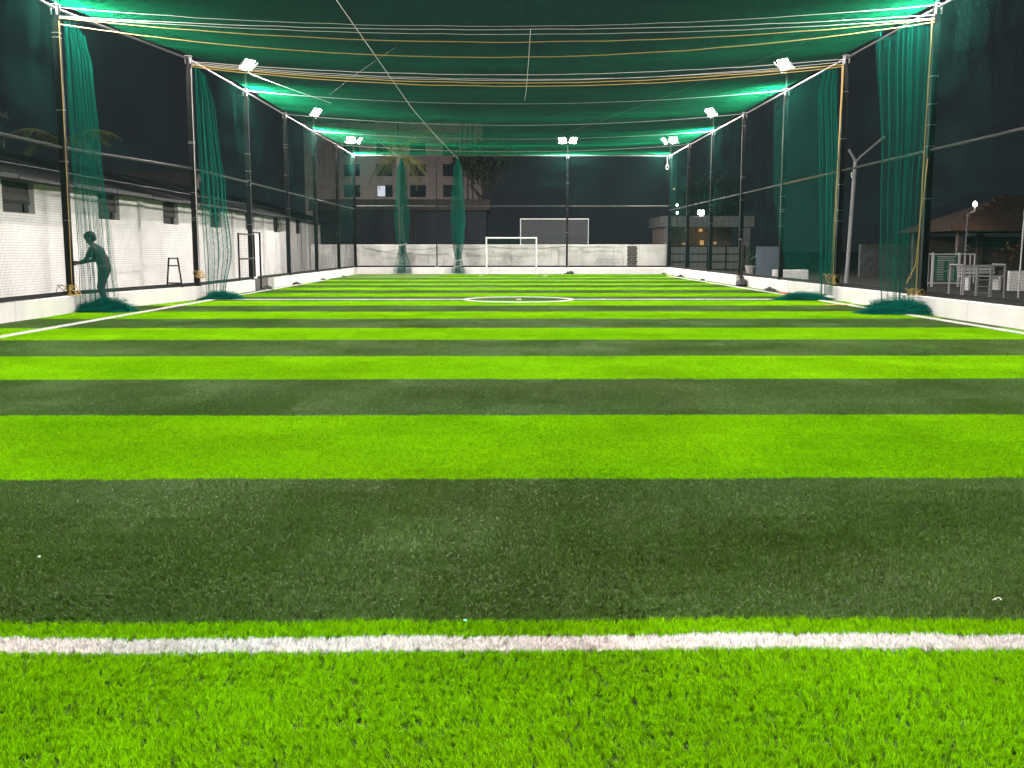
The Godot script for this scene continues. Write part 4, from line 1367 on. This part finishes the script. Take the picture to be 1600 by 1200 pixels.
# ------------------------------------------------------------------ the person
class Field:  # distance field on a grid, joined smoothly and meshed as surface nets
	var o: Vector3
	var c: float
	var nx: int
	var ny: int
	var nz: int
	var f := PackedFloat32Array()
	var m := PackedInt32Array()
	var near := PackedFloat32Array()
	func _init(lo: Vector3, hi: Vector3, cell: float) -> void:
		o = lo
		c = cell
		nx = int((hi.x - lo.x) / c) + 2
		ny = int((hi.y - lo.y) / c) + 2
		nz = int((hi.z - lo.z) / c) + 2
		f.resize(nx * ny * nz)
		f.fill(0.2)
		near.resize(nx * ny * nz)
		near.fill(9.0)
		m.resize(nx * ny * nz)
	func bone(a: Vector3, b: Vector3, ra: float, rb: float, id: int, k := 0.03, squash := Vector3.ONE) -> void:
		var mg := maxf(ra, rb) + k + c * 2.0
		var lo := a.min(b) - Vector3(mg, mg, mg) - o
		var hi := a.max(b) + Vector3(mg, mg, mg) - o
		var ab := (b - a) / squash
		var l2 := maxf(ab.length_squared(), 1e-9)
		for x in range(maxi(int(lo.x / c), 0), mini(int(hi.x / c) + 1, nx)):
			for y in range(maxi(int(lo.y / c), 0), mini(int(hi.y / c) + 1, ny)):
				for z in range(maxi(int(lo.z / c), 0), mini(int(hi.z / c) + 1, nz)):
					var p := (o + Vector3(x, y, z) * c - a) / squash
					var t := clampf(p.dot(ab) / l2, 0.0, 1.0)
					var d := p.distance_to(ab * t) - lerpf(ra, rb, t)
					var q := (x * ny + y) * nz + z
					var e := f[q]
					var h := clampf(0.5 + 0.5 * (e - d) / k, 0.0, 1.0)
					f[q] = lerpf(e, d, h) - k * h * (1.0 - h)
					if d < near[q]:
						near[q] = d
						m[q] = id
	func mesh_into(mb: MB, colours: Array) -> void:
		var at := PackedInt32Array()
		at.resize(nx * ny * nz)
		at.fill(-1)
		for x in nx - 1:
			for y in ny - 1:
				for z in nz - 1:
					var q := (x * ny + y) * nz + z
					var neg := 0
					var vals := [f[q], f[q + ny * nz], f[q + nz], f[q + ny * nz + nz], f[q + 1], f[q + ny * nz + 1], f[q + nz + 1], f[q + ny * nz + nz + 1]]
					for k in 8:
						if vals[k] < 0.0: neg += 1
					if neg == 0 or neg == 8: continue
					var sum := Vector3.ZERO
					var cnt := 0
					for e in [[0, 1], [2, 3], [4, 5], [6, 7], [0, 2], [1, 3], [4, 6], [5, 7], [0, 4], [1, 5], [2, 6], [3, 7]]:
						var a: float = vals[e[0]]
						var b: float = vals[e[1]]
						if (a < 0.0) == (b < 0.0): continue
						var pa := Vector3(e[0] & 1, (e[0] >> 1) & 1, (e[0] >> 2) & 1)
						var pb := Vector3(e[1] & 1, (e[1] >> 1) & 1, (e[1] >> 2) & 1)
						sum += pa.lerp(pb, a / (a - b))
						cnt += 1
					at[q] = mb.v.size()
					mb.v.append(o + (Vector3(x, y, z) + sum / cnt) * c)
					var nn := Vector3(vals[1] - vals[0] + vals[3] - vals[2] + vals[5] - vals[4] + vals[7] - vals[6], vals[2] - vals[0] + vals[3] - vals[1] + vals[6] - vals[4] + vals[7] - vals[5], vals[4] - vals[0] + vals[5] - vals[1] + vals[6] - vals[2] + vals[7] - vals[3])
					mb.n.append(nn.normalized())
					mb.c.append(colours[m[q]])
		for x in range(1, nx - 1):
			for y in range(1, ny - 1):
				for z in range(1, nz - 1):
					var q := (x * ny + y) * nz + z
					for ax in 3:
						var st: int = [ny * nz, nz, 1][ax]
						if (f[q] < 0.0) == (f[q + st] < 0.0): continue
						var u: int = [nz, 1, ny * nz][ax]
						var w: int = [1, ny * nz, nz][ax]
						var a := at[q - u - w]
						var b := at[q - w]
						var d := at[q]
						var e := at[q - u]
						if a < 0 or b < 0 or d < 0 or e < 0: continue
						if f[q] < 0.0: mb.i.append_array(PackedInt32Array([a, d, b, a, e, d]))
						else: mb.i.append_array(PackedInt32Array([a, b, d, a, d, e]))

func make_person() -> void:
	# stands beside the low wall, facing the post (-x), bent forward a little, both hands at a cord on the post
	var o := thing("person", "person in dark clothes bending at the post, behind the green net curtain", "person", P(-7.93, -0.0, 20.5))
	var skin := Color(0.075, 0.045, 0.032)
	var shirt := Color(0.010, 0.013, 0.016)
	var trouser := Color(0.012, 0.013, 0.017)
	var shoe := Color(0.02, 0.02, 0.02)
	var hairc := Color(0.006, 0.006, 0.006)
	var mb := MB.new()
	mb.coloured = true
	var b := Field.new(Vector3(-0.6, -0.03, -0.34), Vector3(0.36, 1.5, 0.34), 0.016)
	var hip := Vector3(0.06, 0.84, 0)
	var chest := Vector3(-0.06, 1.13, 0)
	var neck := Vector3(-0.14, 1.28, 0)
	b.bone(hip, Vector3(0.03, 0.98, 0), 0.125, 0.12, 2, 0.04, Vector3(0.95, 1, 1.2))
	b.bone(Vector3(0.02, 0.98, 0), chest, 0.12, 0.135, 1, 0.05, Vector3(0.9, 1, 1.25))
	b.bone(chest, Vector3(-0.11, 1.22, 0), 0.13, 0.085, 1, 0.05, Vector3(0.9, 1, 1.4))
	b.bone(Vector3(-0.12, 1.22, 0), Vector3(-0.19, 1.33, 0), 0.055, 0.05, 0, 0.03)
	for s in [-1.0, 1.0]:
		var sh := Vector3(-0.1, 1.2, s * 0.175)
		var el := Vector3(-0.22, 0.985, s * 0.2)
		var wr := Vector3(-0.44, 0.925, s * 0.07)
		b.bone(sh, el, 0.055, 0.043, 1, 0.03)
		b.bone(el, wr, 0.041, 0.028, 0, 0.02)
		b.bone(sh, sh.lerp(el, 0.55), 0.062, 0.056, 1, 0.02)
		var kn := Vector3(-0.03 + s * 0.03, 0.46, s * 0.1)
		var an := Vector3(0.05 + s * 0.04, 0.08, s * 0.11)
		b.bone(hip + Vector3(0, -0.03, s * 0.085), kn, 0.092, 0.062, 2, 0.04)
		b.bone(kn, an, 0.064, 0.046, 2, 0.03)
		b.bone(an + Vector3(0.03, -0.05, 0), an + Vector3(-0.14, -0.06, s * 0.02), 0.04, 0.033, 3, 0.02)
	b.mesh_into(mb, [skin, shirt, trouser, shoe])
	# hands, finer: palm, four fingers and a thumb closing on the cord
	for s in [-1.0, 1.0]:
		var wr := Vector3(-0.44, 0.925, s * 0.07)
		var h := Field.new(wr - Vector3(0.2, 0.1, 0.09), wr + Vector3(0.05, 0.08, 0.09), 0.005)
		var palm := wr + Vector3(-0.085, -0.012, 0)
		h.bone(wr + Vector3(0.03, 0.005, 0), palm, 0.025, 0.026, 0, 0.012, Vector3(1, 1.25, 0.75))
		for k in 4:
			var base := palm + Vector3(-0.012, 0.03 - k * 0.02, -s * 0.004)
			var mid: Vector3 = base + Vector3(-0.036 + 0.004 * absf(k - 1.3), 0.002, -s * 0.012)
			h.bone(base, mid, 0.0092, 0.0085, 0, 0.004)
			h.bone(mid, mid + Vector3(-0.006, -0.004, -s * 0.03), 0.0085, 0.008, 0, 0.003)
			h.bone(mid + Vector3(-0.006, -0.004, -s * 0.03), mid + Vector3(0.016, -0.006, -s * 0.036), 0.008, 0.0072, 0, 0.003)
		h.bone(wr + Vector3(-0.04, 0.02, -s * 0.01), wr + Vector3(-0.075, 0.034, -s * 0.034), 0.012, 0.0105, 0, 0.006)
		h.bone(wr + Vector3(-0.075, 0.034, -s * 0.034), wr + Vector3(-0.105, 0.03, -s * 0.038), 0.0105, 0.009, 0, 0.004)
		h.mesh_into(mb, [skin])
	# head, looking down at the hands
	var hd := Field.new(Vector3(-0.44, 1.2, -0.16), Vector3(-0.02, 1.56, 0.16), 0.0075)
	var hc := Vector3(-0.2, 1.42, 0)
	var fw := Vector3(-0.87, -0.5, 0)  # the way the face looks
	var dn := Vector3(0.5, -0.87, 0)   # towards the chin... away from the crown
	hd.bone(Vector3(-0.155, 1.27, 0), Vector3(-0.19, 1.35, 0), 0.052, 0.05, 0, 0.02)
	hd.bone(hc, hc - dn * 0.015 - fw * 0.02, 0.088, 0.09, 0, 0.03, Vector3(1.05, 1.05, 0.86))
	hd.bone(hc + fw * 0.035 + dn * 0.045, hc + fw * 0.055 + dn * 0.085, 0.062, 0.036, 0, 0.03, Vector3(1, 1, 0.9))
	hd.bone(hc + fw * 0.092 + dn * 0.02, hc + fw * 0.112 + dn * 0.045, 0.008, 0.013, 0, 0.012)
	hd.bone(hc + fw * 0.083 + dn * 0.072 + Vector3(0, 0, -0.018), hc + fw * 0.083 + dn * 0.072 + Vector3(0, 0, 0.018), 0.011, 0.011, 1, 0.008)
	hd.bone(hc + fw * 0.08 - dn * 0.002 + Vector3(0, 0, -0.04), hc + fw * 0.08 - dn * 0.002 + Vector3(0, 0, 0.04), 0.014, 0.014, 0, 0.014)
	for s in [-1.0, 1.0]:
		hd.bone(hc + Vector3(0, 0, s * 0.078) + dn * 0.0, hc + Vector3(0, 0, s * 0.084) + dn * 0.05, 0.017, 0.011, 0, 0.008, Vector3(1, 1, 0.6))
		hd.bone(hc + fw * 0.078 + dn * 0.016 + Vector3(0, 0, s * 0.032), hc + fw * 0.08 + dn * 0.016 + Vector3(0, 0, s * 0.034), 0.012, 0.012, 2, 0.004)
	hd.mesh_into(mb, [skin, Color(0.06, 0.03, 0.026), Color(0.03, 0.025, 0.022)])
	var pm := mat(Color.WHITE, 0.8)
	pm.vertex_color_use_as_albedo = true
	part(mb, "body", pm, o)
	mb = MB.new()
	mb.coloured = true
	var hr := Field.new(Vector3(-0.36, 1.3, -0.14), Vector3(-0.04, 1.58, 0.14), 0.009)
	hr.bone(hc - dn * 0.035 - fw * 0.01, hc - dn * 0.03 - fw * 0.03, 0.088, 0.09, 0, 0.03, Vector3(1.08, 1.05, 0.92))
	hr.bone(hc - fw * 0.05, hc - fw * 0.05 + dn * 0.05, 0.07, 0.055, 0, 0.03, Vector3(1, 1, 1.1))
	hr.bone(hc + fw * 0.05 - dn * 0.07, hc + fw * 0.085 - dn * 0.045, 0.04, 0.022, 0, 0.03, Vector3(1, 1, 1.5))
	hr.mesh_into(mb, [hairc])
	part(mb, "hair", pm, o)
	# the cord in the hands, tied to the post
	var cp := PackedVector3Array()
	for k in 9: cp.append(P(-8.45 + k * 0.03, 0.905 + 0.01 * sin(k * 1.3), 20.46 - 0.04 * k + 0.02))
	rope(cp, 0.006, M.white_rope, "tie_cord_rope", "short pale cord held in the bending person's hands at the post")

# ------------------------------------------------------------------ small things on and beside the turf
func make_small_things() -> void:
	var lump := textured(81, lin(0.008, 0.02, 0.012), lin(0.03, 0.05, 0.03), 0.3, 0.9, 0.04, 2.0)
	var where := [[7.8, 49.5, 0.16, "end corner, yard side"], [7.82, 45.0, 0.2, "second post from the end wall, yard side"], [7.82, 40.0, 0.14, "third post from the end wall, yard side"], [7.78, 29.7, 0.24, "fifth post from the end wall, yard side"], [-7.03, 35.3, 0.2, "fourth post from the end wall, shed side"], [-6.97, 40.2, 0.16, "third post from the end wall, shed side"], [-6.93, 45.2, 0.13, "second post from the end wall, shed side"], [-7.02, 30.9, 0.24, "gate gap in the low wall, shed side"], [3.3, 49.9, 0.3, "middle post of the end wall"]]
	var k := 0
	for q in where:
		var f := FastNoiseLite.new()
		f.seed = k
		f.frequency = 1.6
		var mb := MB.new()
		for a in 8:
			for b in 14:
				var v := []
				for e in [[0, 0], [0, 1], [1, 1], [1, 0]]:
					var th: float = (a + e[0]) / 8.0 * PI * 0.5
					var ph: float = fmod(b + e[1], 14.0) / 14.0 * TAU
					var dir := Vector3(cos(ph) * cos(th), sin(th), sin(ph) * cos(th))
					var rr: float = 0.75 * q[2] * (1.0 + 0.7 * f.get_noise_3dv(dir * 1.5))
					v.append(P(q[0], -0.02, q[1]) + dir * Vector3(rr, rr * 0.62, rr))
				mb.quad(v[0], v[1], v[2], v[3], Vector3.UP)
		one(mb, "net_bundle", lump, "small dark bundle at the " + q[3], "bundle", "dark bundles along the low walls")
		k += 1
	# black bag by the yard-side gate jamb
	var o := thing("sack", "black sack slumped against the low wall by the yard gate gap", "sack", P(7.83, -0.02, 33.5))
	var mb := MB.new()
	mb.lathe(Vector3.ZERO, [Vector2(0.0, 0.0), Vector2(0.15, 0.0), Vector2(0.2, 0.08), Vector2(0.17, 0.2), Vector2(0.06, 0.27), Vector2(0.09, 0.33)], 11)
	part(mb, "bag", M.black_plastic, o)
	mb = MB.new()
	mb.tube([Vector3(-0.05, 0.27, 0), Vector3(-0.03, 0.3, 0.05), Vector3(0.05, 0.29, 0.02), Vector3(0.03, 0.28, -0.05), Vector3(-0.05, 0.27, 0)], 0.012, 6)
	part(mb, "tie", M.white_rope, o)
	# step frame on the low wall
	o = thing("step_frame", "narrow black steel step frame leaning outside the net by the second shed-side post", "ladder", P(-7.62, K, 24.0))
	for s in [[-0.1, -0.15], [0.1, 0.2]]:
		mb = MB.new()
		mb.bar(Vector3(s[1], 0.0, 0.05), Vector3(s[0], 0.69, 0), 0.035, 0.03, 0.004)
		part(mb, "leg", M.rust if false else M.steel, o)
	for q in [0.1, 0.5, 0.67]:
		mb = MB.new()
		mb.bar(Vector3(lerpf(-0.15, -0.1, q / 0.69), q, 0.03), Vector3(lerpf(0.2, 0.1, q / 0.69), q, 0.03), 0.03, 0.03, 0.004)
		part(mb, "rung", M.steel, o)
	# litter
	var white := mat(lin(0.7, 0.7, 0.66), 0.8)
	for q in [[1.70, 3.37, 0.014, "curled white scrap on the dark stripe near the goal line"]]:
		var pts := PackedVector3Array()
		for s in 9: pts.append(P(q[0] + cos(s * 0.5) * 0.013, 0.006 + 0.005 * sin(s), q[1] + sin(s * 0.45) * 0.016))
		mb = MB.new()
		mb.tube(pts, 0.0016, 5)
		one(mb, "paper_scrap", white, q[3], "litter", "litter on the turf")
	for q in [[-1.81, 3.9, "tiny white crumb on the near dark stripe"], [-0.12, 3.19, "tiny mint green bead beside the goal line"], [1.86, 3.45, "tiny white crumb beside the curled scraps"]]:
		mb = MB.new()
		mb.lathe(P(q[0], 0.004, q[1]), [Vector2(0.0, 0.0), Vector2(0.005, 0.001), Vector2(0.006, 0.005), Vector2(0.0, 0.008)], 8)
		one(mb, "crumb", mat(lin(0.2, 0.7, 0.5), 0.5) if q[2].contains("mint") else white, q[2], "litter", "litter on the turf")
	mb = MB.new()
	mb.tube(slack(P(6.95, 0.006, 22.05), P(7.5, 0.006, 22.1), 0.0, 15, 0.02), 0.012, 6)
	one(mb, "stray_rope", M.yellow_rope, "short piece of yellow rope on the turf before the first yard-side heap of net", "rope")
	mb = MB.new()
	mb.box(P(7.6, 0.02, 27.6), Vector3(0.22, 0.05, 0.12), Basis(Vector3.UP, 0.4), 0.02)
	one(mb, "marker_disc", mat(lin(0.6, 0.12, 0.03), 0.6), "small orange marker on the touchline of the yard side", "marker")
